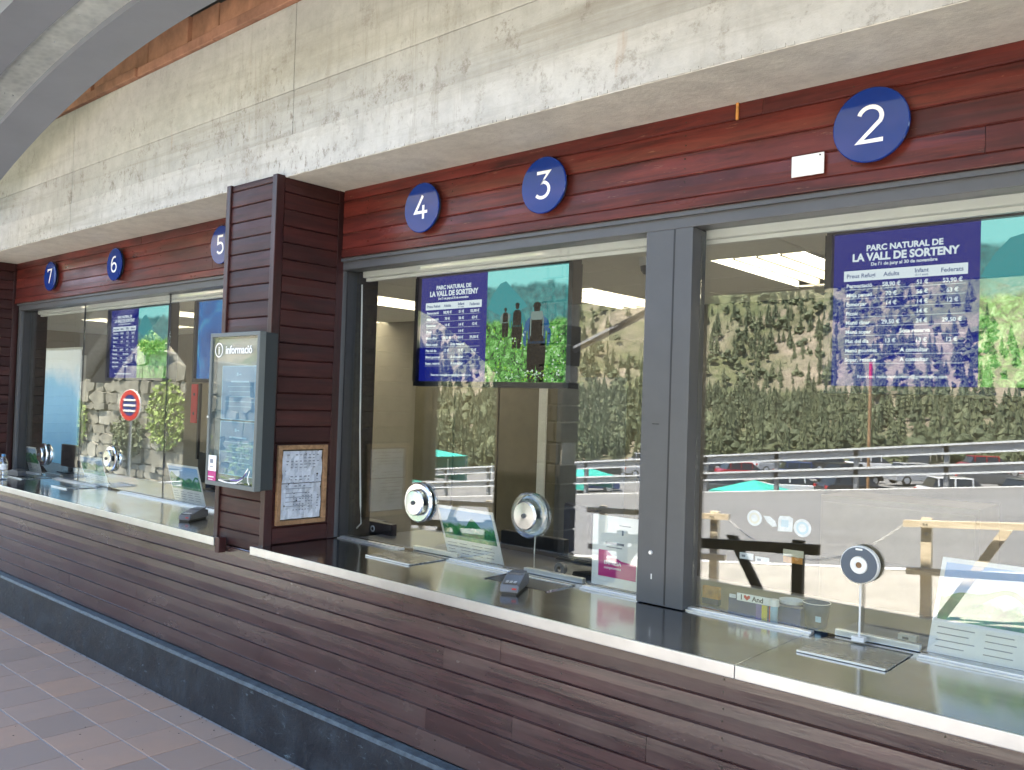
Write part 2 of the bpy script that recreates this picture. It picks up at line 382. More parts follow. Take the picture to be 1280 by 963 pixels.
# ------------------------------------------------------------------ lettering
def text_mesh(items, name, mat, parent, y, world=True):
    """items: (text, x, z, size, align, weight). Flat print facing -y, joined into one part."""
    mb = MB()
    for it in items:
        t, x, z, size, al, wt = it[:6]; sx = it[6] if len(it) > 6 else 1
        cu = bpy.data.curves.new('t', 'FONT'); cu.body = t; cu.size = size; cu.align_x = al; cu.offset = wt*size; cu.resolution_u = 3; cu.extrude = .0004
        o = bpy.data.objects.new('t', cu); COL.objects.link(o)
        dg = bpy.context.evaluated_depsgraph_get(); me = bpy.data.meshes.new_from_object(o.evaluated_get(dg))
        b = len(mb.v)
        for v in me.vertices: mb.v.append((x+v.co.x*sx, y-v.co.z, z+v.co.y))
        for p in me.polygons: mb.face([b+i for i in p.vertices])
        bpy.data.objects.remove(o); bpy.data.meshes.remove(me); bpy.data.curves.remove(cu)
    return mb.build(name, mat, parent, world=world)

def arc(cx, cz, rx, rz, a0, a1, n=14):
    return [(cx+rx*math.cos(math.radians(a0+(a1-a0)*i/n)), cz+rz*math.sin(math.radians(a0+(a1-a0)*i/n))) for i in range(n+1)]
DIG = {  # centred strokes, unit height
 '2': [arc(0, .2, .27, .27, 165, -30) + [(-.26, -.44), (.31, -.44)]],
 '3': [[(-.25, .44), (.24, .44), (-.01, .1)] + arc(-.03, -.17, .29, .275, 85, -140)],
 '4': [[(.08, .46), (-.3, -.19), (.34, -.19)], [(.13, .08), (.13, -.47)]],
 '5': [[(.24, .44), (-.19, .44), (-.22, .05)] + arc(-.02, -.17, .28, .27, 110, -145)],
 '6': [[(.22, .43)] + arc(.06, -.02, .35, .47, 85, 180, 10) + arc(.02, -.19, .29, .26, 180, 540, 24)],
 '7': [[(-.28, .3), (-.28, .44), (.29, .44), (-.06, -.47)]],
}
def ribbon(mb, pts, wd, y, sx, sz, cx, cz, th=.003):
    P = [Vector((p[0]*sx, p[1]*sz)) for p in pts]; L = []; R_ = []
    for i, p in enumerate(P):
        if i == 0: n = (P[1]-P[0])
        elif i == len(P)-1: n = (P[-1]-P[-2])
        else: n = (P[i]-P[i-1]).normalized()+(P[i+1]-P[i]).normalized()
        n = n.normalized(); k = 1
        if 0 < i < len(P)-1: k = 1/max(.45, abs(n.dot((P[i+1]-P[i]).normalized())))
        q = Vector((-n.y, n.x))*wd/2*k; L.append(p+q); R_.append(p-q)
    b = len(mb.v); m = len(P)
    for yy in (y, y-th):
        for a in (L, R_):
            for p in a: mb.v.append((cx+p.x, yy, cz+p.y))
    for i in range(m-1):
        mb.face([b+2*m+i, b+2*m+i+1, b+3*m+i+1, b+3*m+i])
        mb.face([b+i, b+2*m+i, b+2*m+i+1, b+i+1]); mb.face([b+m+i, b+m+i+1, b+3*m+i+1, b+3*m+i])

# ================================================================== GROUND AND SETTING OUTSIDE
def zr(x, y): return .09+.108*(x+2)-.037*(y+7)
def sheet(name, mat, x0, x1, y0, y1, zf, nx=2, ny=2, skirt=0, **t):
    mb = MB()
    for j in range(ny+1):
        for i in range(nx+1):
            x = x0+(x1-x0)*i/nx; y = y0+(y1-y0)*j/ny; mb.v.append((x, y, zf(x, y)))
    for j in range(ny):
        for i in range(nx): a = j*(nx+1)+i; mb.face([a, a+1, a+nx+2, a+nx+1])
    return mb.build(name, mat, None, kind='structure', **t)
def slab(name, mat, x0, x1, y0, y1, zf, th, parent=None, **t):
    mb = MB(); 
    for dz in (-th, 0):
        for (x, y) in ((x0, y0), (x1, y0), (x1, y1), (x0, y1)): mb.v.append((x, y, zf(x, y)+dz))
    for q in ((3, 2, 1, 0), (4, 5, 6, 7), (0, 1, 5, 4), (1, 2, 6, 5), (2, 3, 7, 6), (3, 0, 4, 7)): mb.face(list(q))
    return mb.build(name, mat, parent, **t)

def lot(x, y=-47): return -3.3+.06*(max(-70, min(x, 10))+14)+.024*(max(-y, 24)-47)+.22
def hz(x, y):
    d = -y
    z = lot(x, -min(d, 84))
    if d < 40: z = max(z, zr(max(-90, x), -18)-.15-(d-18)*.45)
    if d > 84: z += (d-84)*.06
    if d > 160: z += (d-160)*.50
    from mathutils import noise
    k = max(0, min(1, (d-80)/120))
    z += k*(noise.noise(Vector((x*.012, y*.012, 3)))*26+noise.noise(Vector((x*.045, y*.045, 7)))*7+noise.noise(Vector((x*.15, y*.15, 1)))*1.6)
    return z
mb = MB(); xs = [-900+ i*12.5 for i in range(0, 93)]; ys = [-18.4, -20, -22, -24, -26, -28, -30, -33, -38, -45, -60, -75, -84] + [-84-5*i for i in range(1, 82)]
for y in ys:
    for x in xs: mb.v.append((x, y, hz(x, y)))
nx = len(xs)
for j in range(len(ys)-1):
    for i in range(nx-1): a = j*nx+i; mb.face([a, a+1, a+nx+1, a+nx])
tag(mb.build('hillside', M_hill, None), 'rocky wooded mountainside across the road', None, kind='structure')
sheet('car_park', M_road, -75, 12, -83, -38.5, lambda x, y: lot(x, y)+.03, 12, 4, label='car park surface below the guardrail')
# ground sheet reaching behind the building
tag(slab('ground', M_grass, -900, 250, -18.4, 400, lambda x, y: min(-1.2, zr(max(x, -60), -8))-3.0, .5), 'rough ground under and behind the building', None, kind='structure')
tag(slab('road', M_road, -90, 30, -18, -7.3, zr, 1.2), 'sunlit grey asphalt road sloping down to the left', None, kind='structure')
tag(slab('pavement', M_pave, -90, 30, -7.2999, -3.005, zr, 1.2), 'pale sloping concrete pavement outside the canopy', None, kind='structure')
tag(slab('road_edge_line', M_line, -90, 30, -7.25, -7.13, lambda x, y: zr(x, y)+.012, .008), 'white line along the near edge of the road', None, kind='structure')
tag(slab('road_far_line', M_line, -90, 30, -17.9, -17.75, lambda x, y: zr(x, y)+.012, .008), 'white line along the far edge of the road', None, kind='structure')

# ---- porch floor with tiles
fl = box('floor', M_grout, -26, 4, -3.0, 6, -.4, -.004, label='tiled walkway floor with pale grout joints'); fl['kind'] = 'structure'
TX, TY = .275, .2645; tx0 = -3.862; ty0 = -.706
def tile_mesh(w_, h_):
    mb_ = MB().box(.0035, w_-.0035, .0035, h_-.0035, -.02, 0); o = mb_.build('t', M_tile); bevel(o, .0022, 1); me = o.data; bpy.data.objects.remove(o); return me
tm = tile_mesh(TX, TY); tm2 = tile_mesh(TX, .155)
extra = MB(); cnt = 0
for j in range(0, 9):
    for i in range(-46, 24):
        x = tx0+i*TX; y = ty0-(j)*TY
        near = (-20 <= i <= 3) and j <= 6
        yy = y-TY if j else None
        if j == 0: px_, py_, me = x, ty0+.003, tm2
        else: px_, py_, me = x, ty0-j*TY, tm
        if near:
            o = link('floor_tile', me, fl); o.location = (px_, py_, random.uniform(-.001, .0006)); cnt += 1
        else:
            extra.box(px_+.0035, px_+TX-.0035, py_+.0035, py_+(.155 if j == 0 else TY)-.0035, -.02, 0)
o = extra.build('outlying_floor_tiles', M_tile, fl); o['kind'] = 'stuff'

lt = MB(); q_ = random.Random(21)
for k in range(90):
    x = q_.uniform(-8.2, -3.0); y = -.548-abs(q_.gauss(0, .03)) if k < 60 else q_.uniform(-1.5, -.6); a = q_.uniform(0, 3.14); r = q_.uniform(.002, .006)
    lt.prism([(x+r*math.cos(a), y+r*math.sin(a)), (x+r*.6*math.cos(a+2), y+r*.6*math.sin(a+2)), (x+r*.8*math.cos(a+4), y+r*.8*math.sin(a+4))], .002, 'Z', .0008)
tag(lt.build('floor_grit', M_bark), 'scattered grit and crumbs on the tiled floor along the plinth', None, kind='stuff')
# ================================================================== BUILDING FRONT
XL, XR = -24.0, 3.2
# plinth
pl = thing('plinth', 'blue black painted concrete plinth along the foot of the ticket counter', 'plinth', (0, -.54, 0))
mb = MB().prism([(-.54, 0.0), (-.536, .25), (-.528, .262), (-.47, .268), (-.2, .268), (-.2, 0.0)], XR-XL, 'X', XL); mb.build('base_block', M_plinth, pl)
mb = MB().prism([(-.5385, .249), (-.5295, .264), (-.494, .2715), (-.494, .262), (-.525, .256), (-.534, .247)], XR-XL, 'X', XL); mb.build('worn_top_edge', M_plinth_edge, pl)

def board_mesh(L, h, t=.018, g=.0045, lean=.006, d=1.0):
    """shiplap board from x 0..L, front face near y=0 (towards -y), z 0..h"""
    mb_ = MB(); mb_.prism([(t, 0), (.0015, 0.0), (-.0015, .004), (-.002, h*.5), (0, h-g-.002), (.006*d, h-g+.001), (.008*d, h-.0005), (t, h-.0005)], L, 'X', 0)
    me_ = bpy.data.meshes.new('board'); me_.from_pydata(mb_.v, [], mb_.f); bm = bmesh.new(); bm.from_mesh(me_); bmesh.ops.recalc_face_normals(bm, faces=bm.faces); bm.to_mesh(me_); bm.free(); return me_
def boards(parent, mat, x0, x1, yf, z0, z1, h, joints=None, normal='-Y', smin=1.6, smax=3.2, d=1.0):
    z = z0; row = 0; off = parent['_o']
    while z < z1-.012:
        hh = min(h, z1-z); x = x0; first = True
        while x < x1-.01:
            L = x1-x if joints is False else min(x1-x, random.uniform(smin, smax) if not first else random.uniform(.5, smax))
            if x1-x-L < .35: L = x1-x
            me_ = board_mesh(L-.0015, hh, d=d); me_.materials.append(mat)
            o = link('board', me_, parent)
            if normal == '-Y': o.location = (x-off[0], yf-off[1]+random.uniform(-.0008, .0008), z-off[2])
            else: o.rotation_euler = (0, 0, PI/2); o.location = (yf-off[0], x-off[1], z-off[2])
            x += L; first = False
        z += hh; row += 1
# lower counter wall
cw = thing('counter_wall', 'weathered brown boarded wall under the ticket counters', 'wall', (0, -.49, .268))
box('backing', M_dark_shade_wood, XL, XR, -.47, -.3, .27, .89, cw)
boards(cw, M_lower, -12.4, XR, -.49, .272, .893, .0885, smin=1.8, smax=3.6)
def nails(parent, x0, x1, y, z0, z1, h):
    mb = MB(); z = z0+h*.3
    while z < z1-.02:
        x = x0+.2
        while x < x1-.05:
            for dz in (0, h*.42): mb.tube([(x+random.uniform(-.004, .004), y+.002, z+dz), (x, y-.0022, z+dz)], .0028, 6)
            x += .62
        z += h
    o = mb.build('nail_heads', M_black if False else M_dark_shade_wood, parent); o['kind'] = 'stuff'
nails(cw, -9.5, 1.0, -.491, .272, .893, .0885)
# fascia boards above the windows
for (a, b, lab) in ((-3.72, 3.2, 'red stained board fascia above the right glazed bay, with the blank plate on it'), (-8.43, -4.235, 'red stained board fascia left of the boarded pillar'), (-13.3, -8.94, 'red stained board fascia beyond the far pillar')):
    fa = thing('wooden_fascia', lab, 'fascia', (a, -.09, 2.42))
    box('backing', M_dark_shade_wood, a, b, -.07, .1, 2.424, 2.785, fa)
    o = box('bottom_trim', M_fascia, a, b, -.098, -.068, 2.4235, 2.464, fa, bev=.004)
    boards(fa, M_fascia, a, b, -.09, 2.4655, 2.785, .0865, smin=2.2, smax=4.5, d=.45)
    nails(fa, a, min(b, 1.0), -.091, 2.4655, 2.785, .0865)
    vis = [(-1.45, 2.72)] if a > -4 else []
    for (vx, vz) in vis: box('raw_wood_gouge', M_orange, vx-.006, vx+.004, -.0975, -.092, vz, vz+.062, fa)
# clad pillars
def pillar(xc, lab):
    x0, x1 = xc-.455, xc     # xc is the right hand corner
    p = thing('clad_pillar', lab, 'pillar', (x0, -.48, .89))
    box('core', M_dark_shade_wood, x0+.02, x1-.025, -.455, .2, .893, 2.79, p)
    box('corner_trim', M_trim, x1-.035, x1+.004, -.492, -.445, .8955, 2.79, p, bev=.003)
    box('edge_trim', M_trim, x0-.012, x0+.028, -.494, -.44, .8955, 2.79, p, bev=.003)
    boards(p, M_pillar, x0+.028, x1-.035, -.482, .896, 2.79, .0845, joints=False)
    # side boards (right hand face)
    z = .936; off = p['_o']
    while z < 2.785:
        hh = min(.0845, 2.79-z); me_ = board_mesh(.333, hh); me_.materials.append(M_pillar)
        o = link('board', me_, p); o.rotation_euler = (0, 0, PI/2); o.location = (x1-off[0], -.442-off[1], z-off[2]); z += hh
    box('inner_trim', M_trim, x1-.02, x1+.003, -.108, -.06, .934, 2.79, p, bev=.003)
    return p
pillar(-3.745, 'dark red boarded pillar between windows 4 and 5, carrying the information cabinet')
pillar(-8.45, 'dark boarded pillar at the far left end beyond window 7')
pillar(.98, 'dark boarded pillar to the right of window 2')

M_soff = concrete('smooth soffit concrete with bounce in colour', (.62, .6, .53), False)  # paler than the beam: floor bounce is put into the colour
# concrete beam: three lifts with slightly different planes, vertical joints
be = thing('concrete_beam', 'long board marked concrete beam over the ticket windows', 'beam', (0, -.44, 2.785))
def lift(nm, mat, z0, z1, y, joints):
    xs_ = [XL]+joints+[XR]
    for a, b in zip(xs_[:-1], xs_[1:]):
        o = box(nm, mat, a+.003, b-.003, y, .45, z0, z1, be, bev=.003)
lift('lower_lift', M_conc, 2.7852, 2.9905, -.442, [-13.2, -6.4, 2.1])
lift('middle_lift', M_conc_m, 2.9915, 3.2155, -.438, [-13.2, -6.4, -3.706])
lift('upper_lift', M_conc_u, 3.2165, 3.66, -.4415, [-13.2, -8.2, -6.392, -3.706, -.9])
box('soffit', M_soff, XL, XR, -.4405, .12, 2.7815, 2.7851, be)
box('joint_core', M_mortar, XL, XR, -.425, .4, 2.80, 3.64, be)
# ragged drips of mortar on the lower arris
dr = MB()
for k in range(420):
    x = random.uniform(-8.5, .4); r = random.uniform(.003, .009)
    dr.box(x-r*1.6, x+r*1.6, -.4425-r*.3, -.437, 2.785-r*.15, 2.785+r*1.3)
o = dr.build('mortar_nibs', M_conc, be); o['kind'] = 'stuff'

# terracotta band on the beam: lower ledge and upright blocks
tb = thing('terracotta_band', 'row of terracotta blocks on top of the concrete beam', 'tile band', (0, -.4, 3.66))
x = -13.0; k = 0
while x < 3.0:
    L = random.uniform(.55, 1.0)
    if not (-4.62 < x < -4.45 and False):
        box('ledge_tile', M_terra, x+.004, x+L-.004, -.452-random.uniform(0, .02), -.1, 3.664, 3.72+random.uniform(0, .008), tb, bev=.005)
    x += L
x = -13.0
while x < 3.0:
    L = random.uniform(.3, .55); g = 0
    o = box('upright_tile', M_terra, x+.004, x+L-.004, -.385-random.uniform(0, .03), -.1, 3.73, 3.93-random.uniform(0, .02), tb, bev=.005); x += L
box('roof_edge_gap', M_black, -13, 3, -.3, .4, 3.93, 4.1, tb)

# arched steel ribs of the canopy (in planes parallel to the facade)
XA, ZA, RA = -4.0, 3.66, 9.8
def za(x): return ZA-(RA-math.sqrt(max(.1, RA*RA-(x-XA)**2)))
def arch_band(mb_, y0, y1, zoff, th, x0=-9.8, x1=1.8, n=46):
    b = len(mb_.v)
    for i in range(n+1):
        x = x0+(x1-x0)*i/n; z = za(x)+zoff
        for (y, zz) in ((y0, z), (y1, z), (y1, z+th), (y0, z+th)): mb_.v.append((x, y, zz))
    for i in range(n):
        for q in range(4): r = (q+1) % 4; mb_.face([b+i*4+q, b+i*4+r, b+i*4+4+r, b+i*4+4+q])
    mb_.face([b, b+1, b+2, b+3]); mb_.face([b+n*4+q for q in (3, 2, 1, 0)])
ar = thing('steel_arch', 'grey painted double arch rib with galvanised strip across the top left of the walkway', 'arch', (XA, -1, 3.6))
mb = MB(); arch_band(mb, -.95, -.705, 0, .12); mb.build('inner_rib', M_grey, ar)
mb = MB(); arch_band(mb, -1.38, -1.153, 0, .12); mb.build('outer_rib', M_grey, ar)
nseg = 30
for k in range(nseg):
    a = -9.8+11.6*k/nseg; b_ = a+11.6/nseg
    mb = MB(); arch_band(mb, -1.158, -.945, .035+random.uniform(0, .003), .02, a+.003, b_+.006, 3); mb.build('galvanised_sheet', M_galv, ar)
mb = MB()
for k in range(nseg):
    a = -9.8+11.6*k/nseg
    for yy in [-1.14+.024*j for j in range(8)]:
        if random.random() < .3: mb.tube([(a+.006+random.uniform(-.002, .002), yy, za(a)+.036), (a+.006, yy, za(a)+.029)], .004, 6)
o = mb.build('rivets', M_alu, ar); o['kind'] = 'stuff'

# canopy roof: vault between arch and outer beam, and solid deck above
rf = thing('canopy_roof', 'pale vaulted canopy roof over the walkway', 'roof', (0, -2, 3.8))
n = 40; mb = MB(); rows = [(-.2, 4.12, 0), (-1.0, 4.08, 0), (-1.6, 4.02, 0), (-2.1, 3.95, 0)]
for dz in (0, .16):
    for (y, z, _) in rows:
        for x in (XL, XR): mb.v.append((x, y, z+dz))
R5 = len(rows)
for lay in (0, 1):
    for i in range(R5-1): a = lay*2*R5+2*i; mb.face([a, a+1, a+3, a+2])
for i in range(R5-1):
    for sd_ in (0, 1): a = 2*i+sd_; mb.face([a, a+2, a+2+2*R5, a+2*R5])
mb.face([0, 1, 2*R5+1, 2*R5]); a = 2*(R5-1); mb.face([a, a+1, a+1+2*R5, a+2*R5])
mb.build('roof_deck', M_conc_s, rf)
# building mass behind and above
bd = thing('building_block', 'upper storey and rear of the ticket office building', 'building', (0, 3, 0))
box('upper_wall', M_conc_s, XL, XR, .2, 4.2, 4.12, 4.4, bd)
box('rear_wall', M_wall, XL, XR, 4.0, 4.2, -.4, 4.12, bd)
box('side_wall', M_wall, XR-.2, XR, .46, 3.99, -.4, 4.11, bd)
box('left_side_wall', M_wall, XL, XL+.2, .46, 3.99, -.4, 4.11, bd)

# outer arcade beam with arch
def arcade(x0, x1, xc, hw, zap, zspr, ztop):
    pts = [(x1, ztop), (x0, ztop), (x0, zspr)]
    return pts
oa = thing('outer_arcade', 'concrete arcade with shade in its colour along the outer edge of the walkway', 'arcade', (0, -3.5, 0))
mb = MB()
def seg_arch(mb_, xc, hw, zap, drop, ztop, y0, y1, n=20):
    for i in range(n):
        a = xc-hw+2*hw*i/n; c = xc-hw+2*hw*(i+1)/n
        f = lambda x: zap-drop*abs((x-xc)/hw)**2.2
        mb_.prism([(a, f(a)), (c, f(c)), (c, ztop), (a, ztop)], y1-y0, 'Y', y0)
seg_arch(mb, -8.33, 2.58, 2.90, .95, 3.1, -3.62, -3.38)
mb.build('arched_beam', M_conc_d, oa); mb = MB(); seg_arch(mb, -14.5, 2.6, 2.86, .8, 3.1, -3.62, -3.38)
mb.build('arched_beam', M_conc_d, oa)
box('straight_beam', M_conc_d, -4.9, XR, -3.46, -3.38, 2.615, 3.32, oa)
box('far_beam', M_conc_d, XL, -17.1, -3.62, -3.38, 2.75, 3.1, oa)
box('pier', M_conc_d, -5.75, -5.215, -3.62, -3.38, -.6, 3.1, oa)
box('far_pier', M_conc_d, -11.9, -10.95, -3.62, -3.38, -1.2, 3.1, oa)
sp = MB(); 
box('stone_pier_core', M_mortar, -5.21, -4.93, -3.6, -3.4, -.6, 3.1, oa)
mb = MB()
MB().tube([(-4.9, -3.5, 2.2), (-4.0, -3.5, 2.56)], .035, 8).build('diagonal_brace', M_grey, oa)
z = -.4
while z < 3.0:
    h = random.uniform(.12, .24)
    xx = -5.22
    while xx < -4.93:
        ww = min(random.uniform(.08, .2), -4.915-xx)
        if ww < .04: break
        o = box('stone', M_conc_d, xx+.006, xx+ww-.006, -3.63, -3.37, z+.006, z+h-.006, oa, bev=.012); xx += ww
    z += h

# ================================================================== WINDOWS
def window_bay(x0, x1, lab, mullions, panes):
    wb = thing('window_bay', lab, 'window', (x0, -.05, .93))
    box('frame_top', M_frame, x0, x1, -.066, .03, 2.362, 2.4215, wb, bev=.003)
    box('frame_head_step', M_frame, x0, x1, -.082, -.0665, 2.405, 2.4222, wb)
    for xx in (x0, x1-.05): box('frame_side', M_frame, xx, xx+.05, -.064, .03, .938, 2.3615, wb, bev=.003)
    box('gasket', M_frame_d, x0+.051, x0+.062, -.04, .02, .94, 2.36, wb)
    for (a, b) in mullions:
        m_ = box('mullion', M_frame, a, b, -.068, .035, .936, 2.3615, wb, bev=.003)
        if b-a > .1:
            # a post of two profiles with a groove, stickers and bolts
            box('mullion_groove', M_frame_d, (a+b)/2+.02, (a+b)/2+.026, -.0695, -.067, .94, 2.36, wb)
            MB().lathe([(0, -.073), (.007, -.073), (.009, -.069), (.009, -.06)], (a+.06, 0, 1.13), 'Y', 12).build('cap_bolt', M_alu, wb)
            box('scuff_mark', M_alu, a+.063, a+.068, -.069, -.067, 1.03, 1.05, wb)
            box('latch_slot', M_black, a+.05, a+.08, -.0692, -.067, 1.618, 1.622, wb)
    for (a, b) in panes:
        box('glass_pane', M_glass, a, b, -.004, .004, .945, 2.362, wb)
    for (a, b) in panes[:-1] if len(panes) > 2 else []:
        box('pane_joint', M_frame_d, b+.0005, b+.0035, -.006, .006, .945, 2.362, wb)
    return wb
window_bay(-3.79, .95, 'large right hand glazed bay with a grey post in the middle', [(-1.835, -1.632)], [(-3.739, -1.836), (-1.631, .899)])
window_bay(-8.42, -4.2, 'left hand glazed bay of three butted panes in a grey frame', [], [(-8.36, -7.165), (-7.161, -5.763), (-5.759, -4.25)])
window_bay(-13.1, -8.9, 'glazed bay beyond the far left pillar', [], [(-13.05, -11.2), (-11.196, -8.95)])

# roller housings (white strips behind the top of the glass)
for (a, b, lab) in ((-3.72, .9, 'white blind housing along the top of the right glazed bay'), (-8.3, -4.25, 'white blind housing along the top of the left glazed bay')):
    t = thing('blind_housing', lab, 'blind', (a, .09, 2.33))
    box('cassette', M_white, a, b, .05, .13, 2.335, 2.40, t, bev=.006)
    box('bottom_rail', M_white, a, b, .075, .095, 2.318, 2.334, t)
# counters
def counter(x0, x1, lab, seams):
    ct = thing('steel_counter', lab, 'counter', (x0, -.54, .893))
    xs_ = [x0]+seams+[x1]
    for a, b in zip(xs_[:-1], xs_[1:]):
        o = box('steel_top', M_steel, a+.0008, b-.0008, -.535, .06, .921, .933, ct, bev=.0015)
        o = box('front_lip', M_lip, a+.0008, b-.0008, -.545, -.5355, .893, .9335, ct, bev=.0025)
    box('inner_desk', M_desk, x0+.05, x1, .062, .62, .90, .926, ct)
    box('desk_front_panel', M_desk, x0+.05, x1, .06, .09, .1, .899, ct)
    return ct
counter(-3.775, 3.2, 'long stainless steel counter running from the boarded pillar to the right edge', [-1.18])
counter(-12.8, -4.115, 'stainless steel counter at the left carrying the water bottle', [-8.8])
box('x', M_trim, -4.112, -4.07, -.54, -.50, .86, .938, None, bev=.003)
o = bpy.data.objects['x']; o.name = 'end_block'; tag(o, 'small brown wooden block closing the end of the left steel counter', 'block')
# glass channels at the foot of the glass
def channel(segs, lab):
    t = thing('glass_channel', lab, 'channel', (segs[0][0], -.02, .933))
    for a, b in segs:
        box('channel_strip', M_alu, a, b, -.034, -.006, .9335, .9445, t, bev=.002)
        box('channel_step', M_alu, a, b, -.05, -.0345, .9335, .9385, t)
channel([(-3.73, -3.24), (-2.9, -2.52), (-2.12, -1.84), (-1.63, -1.16), (-.82, .89)], 'aluminium channel at the foot of the right glazed bay')
channel([(-8.36, -7.95), (-7.55, -6.75), (-6.35, -4.26)], 'aluminium channel at the foot of the left glazed bay')

# ---- number discs
def disc(ch, x, lab):
    t = thing('number_disc', lab, 'number sign', (x, -.1, 2.604), 'blue number discs over the ticket windows')
    MB().lathe([(0, -.026), (.117, -.026), (.12, -.023), (.12, -.017), (.1185, -.0165), (0, -.0165)], (x, -.1, 2.604), 'Y', 56).build('disc_face', M_blue, t)
    MB().lathe([(.03, -.016), (.03, .004)], (x, -.1, 2.604), 'Y', 12).build('spacer', M_black, t)
    mb = MB()
    for si, st in enumerate(DIG[ch]): ribbon(mb, st, .0135, -.1263-.0004*si, .132, .120, x, 2.604, .0015)
    mb.build('digit', M_digit, t)
    MB().lathe([(0, .0), (.11, 0), (.11, .004), (0, .004)], (x, -.1035+.0, 2.604), 'Y', 24).build('back_plate', M_dgrey, t)
for ch, x, lab in (('2', -.973, 'blue disc numbered 2, largest in view, above the right window'), ('3', -2.32, 'blue disc numbered 3 above the middle of the right window bay'),
                   ('4', -3.075, 'blue disc numbered 4 next to the boarded pillar'), ('5', -4.905, 'blue disc numbered 5 partly hidden by the pillar'),
                   ('6', -6.39, 'blue disc numbered 6 standing off the red fascia'), ('7', -7.585, 'blue disc numbered 7 at the far left')):
    disc(ch, x, lab)
t = thing('blank_plate', 'small blank cream plate with a screw below disc 2', 'plate', (-1.18, -.1, 2.475))
box('plate_panel', M_white, -1.238, -1.127, -.108, -.103, 2.477, 2.548, t, bev=.001)
MB().lathe([(0, -.111), (.003, -.111), (.003, -.107)], (-1.14, 0, 2.54), 'Y', 10).build('screw', M_dgrey, t)

# ================================================================== OFFICE INSIDE
ins = box('office_floor', simple('pale office floor', (.5, .48, .44), .5), -13, XR-.2, .1, 3.98, -.003, .02); tag(ins, 'dark office floor behind the counters', None, kind='structure')
ZC = 2.52
oc = tag(box('office_ceiling', M_joint, -13, XR-.2, .14, 3.98, ZC+.10, ZC+.16), 'office ceiling grid', None, kind='structure')
lights = [(-2.4, 1.42, -1.8, 2.62), (-6.0, 1.42, -5.4, 2.62), (-4.2, 2.02, -3.6, 3.22), (-9, 1.42, -8.4, 2.62), (.6, 1.42, 1.2, 2.62), (-7.8, 2.02, -7.2, 3.22), (-.6, 2.02, 0, 3.22), (-10.8, 1.42, -10.2, 2.62)]  # later entries are fixtures added out of view to brighten the office
tmesh = None
cm = MB().box(.006, .594, .006, .594, 0, .012); o = cm.build('t', M_ceil); bevel(o, .003, 1); tmesh = o.data; bpy.data.objects.remove(o)
for i in range(-22, 5):
    for j in range(0, 7):
        x = i*.6; y = -.38+j*.6
        if y < .1: continue
        if any(abs(x-l[0]) < .1 and l[1]-.1 < y < l[3]-.2 for l in lights): continue
        o = link('ceiling_tile', tmesh, oc); o.location = (x, y, ZC-.006)
for n_, (a, b, c, d) in enumerate(lights):
    t = thing('ceiling_light', ['four tube ceiling light left of the right hand screen', 'ceiling light at the left behind the first screen', 'ceiling light behind the middle screen', 'ceiling light over windows 6 and 7', 'ceiling light beyond the right edge of the picture', 'added ceiling light at the rear of the left office', 'added ceiling light behind the right hand screen', 'added ceiling light beyond the far left pillar'][n_], 'light', (a, b, ZC))
    box('tray', M_ceil, a+.01, c-.01, b+.01, d-.01, ZC+.062, ZC+.09, t)
    box('rim', M_white, a+.005, a+.03, b+.005, d-.005, ZC-.008, ZC+.06, t); box('rim', M_white, c-.03, c-.005, b+.005, d-.005, ZC-.008, ZC+.06, t)
    for k in range(3):
        x = a+.03+(k+1)*.135; box('louvre', M_joint, x-.006, x+.006, b+.01, d-.01, ZC-.012, ZC+.05, t)
    for k in range(4):
        x = a+.03+(k+.5)*.135; MB().tube([(x, b+.03, ZC+.035), (x, d-.03, ZC+.035)], .016, 8).build('tube', M_tube, t)
# partitions and furniture at the back
dw = tag(box('darkened_rear_wall', simple('office wall with dimness in its colour', (.05, .043, .033), .6, var=.1), -4.3, XR-.2, 3.2, 3.3, .02, ZC), 'rear wall behind the right hand window, darkened for a dim office', None, kind='structure')  # dimness of the office is put into this wall's colour
bw = tag(box('office_back_wall', M_wall, -13, -4.302, 3.2, 3.3, .02, ZC), 'beige rear wall of the ticket office', None, kind='structure')
t = thing('brown_cabinet', 'tall brown cabinet against the rear wall of the office', 'cabinet', (-5.3, 2.7, .02))
box('carcass', M_wall_d, -6.2, -4.55, 2.72, 3.18, .02, 2.1, t, bev=.004)
for k in range(3): o = box('cabinet_door', M_wall_d, -6.19+k*.55, -5.66+k*.55, 2.7, 2.7195, .08, 2.08, t, bev=.003); MB().tube([(-5.7+k*.55, 2.69, 1.0), (-5.7+k*.55, 2.69, 1.15)], .008, 6).build('pull', M_alu, t)
t = thing('office_door', 'white framed door leaf at the rear of the office', 'door', (-4.4, 2.5, .02))
box('door_frame', M_white, -4.44, -4.36, 2.45, 2.52, .02, 2.2, t, bev=.004); box('door_leaf', M_wall_d, -4.355, -3.5, 2.46, 2.5, .02, 2.18, t); box('door_panel', M_desk, -4.25, -3.6, 2.452, 2.459, .3, 1.9, t)
t = thing('filing_cabinet', 'low grey filing cabinet at the rear of the office', 'cabinet', (-1.5, 2.7, .02))
for k in range(3): box('drawer', M_wall_d, -2.2, -1.3, 2.68, 2.7, .05+k*.36, .39+k*.36, t, bev=.004)
box('carcass', M_wall_d, -2.22, -1.28, 2.701, 3.18, .02, 1.15, t)
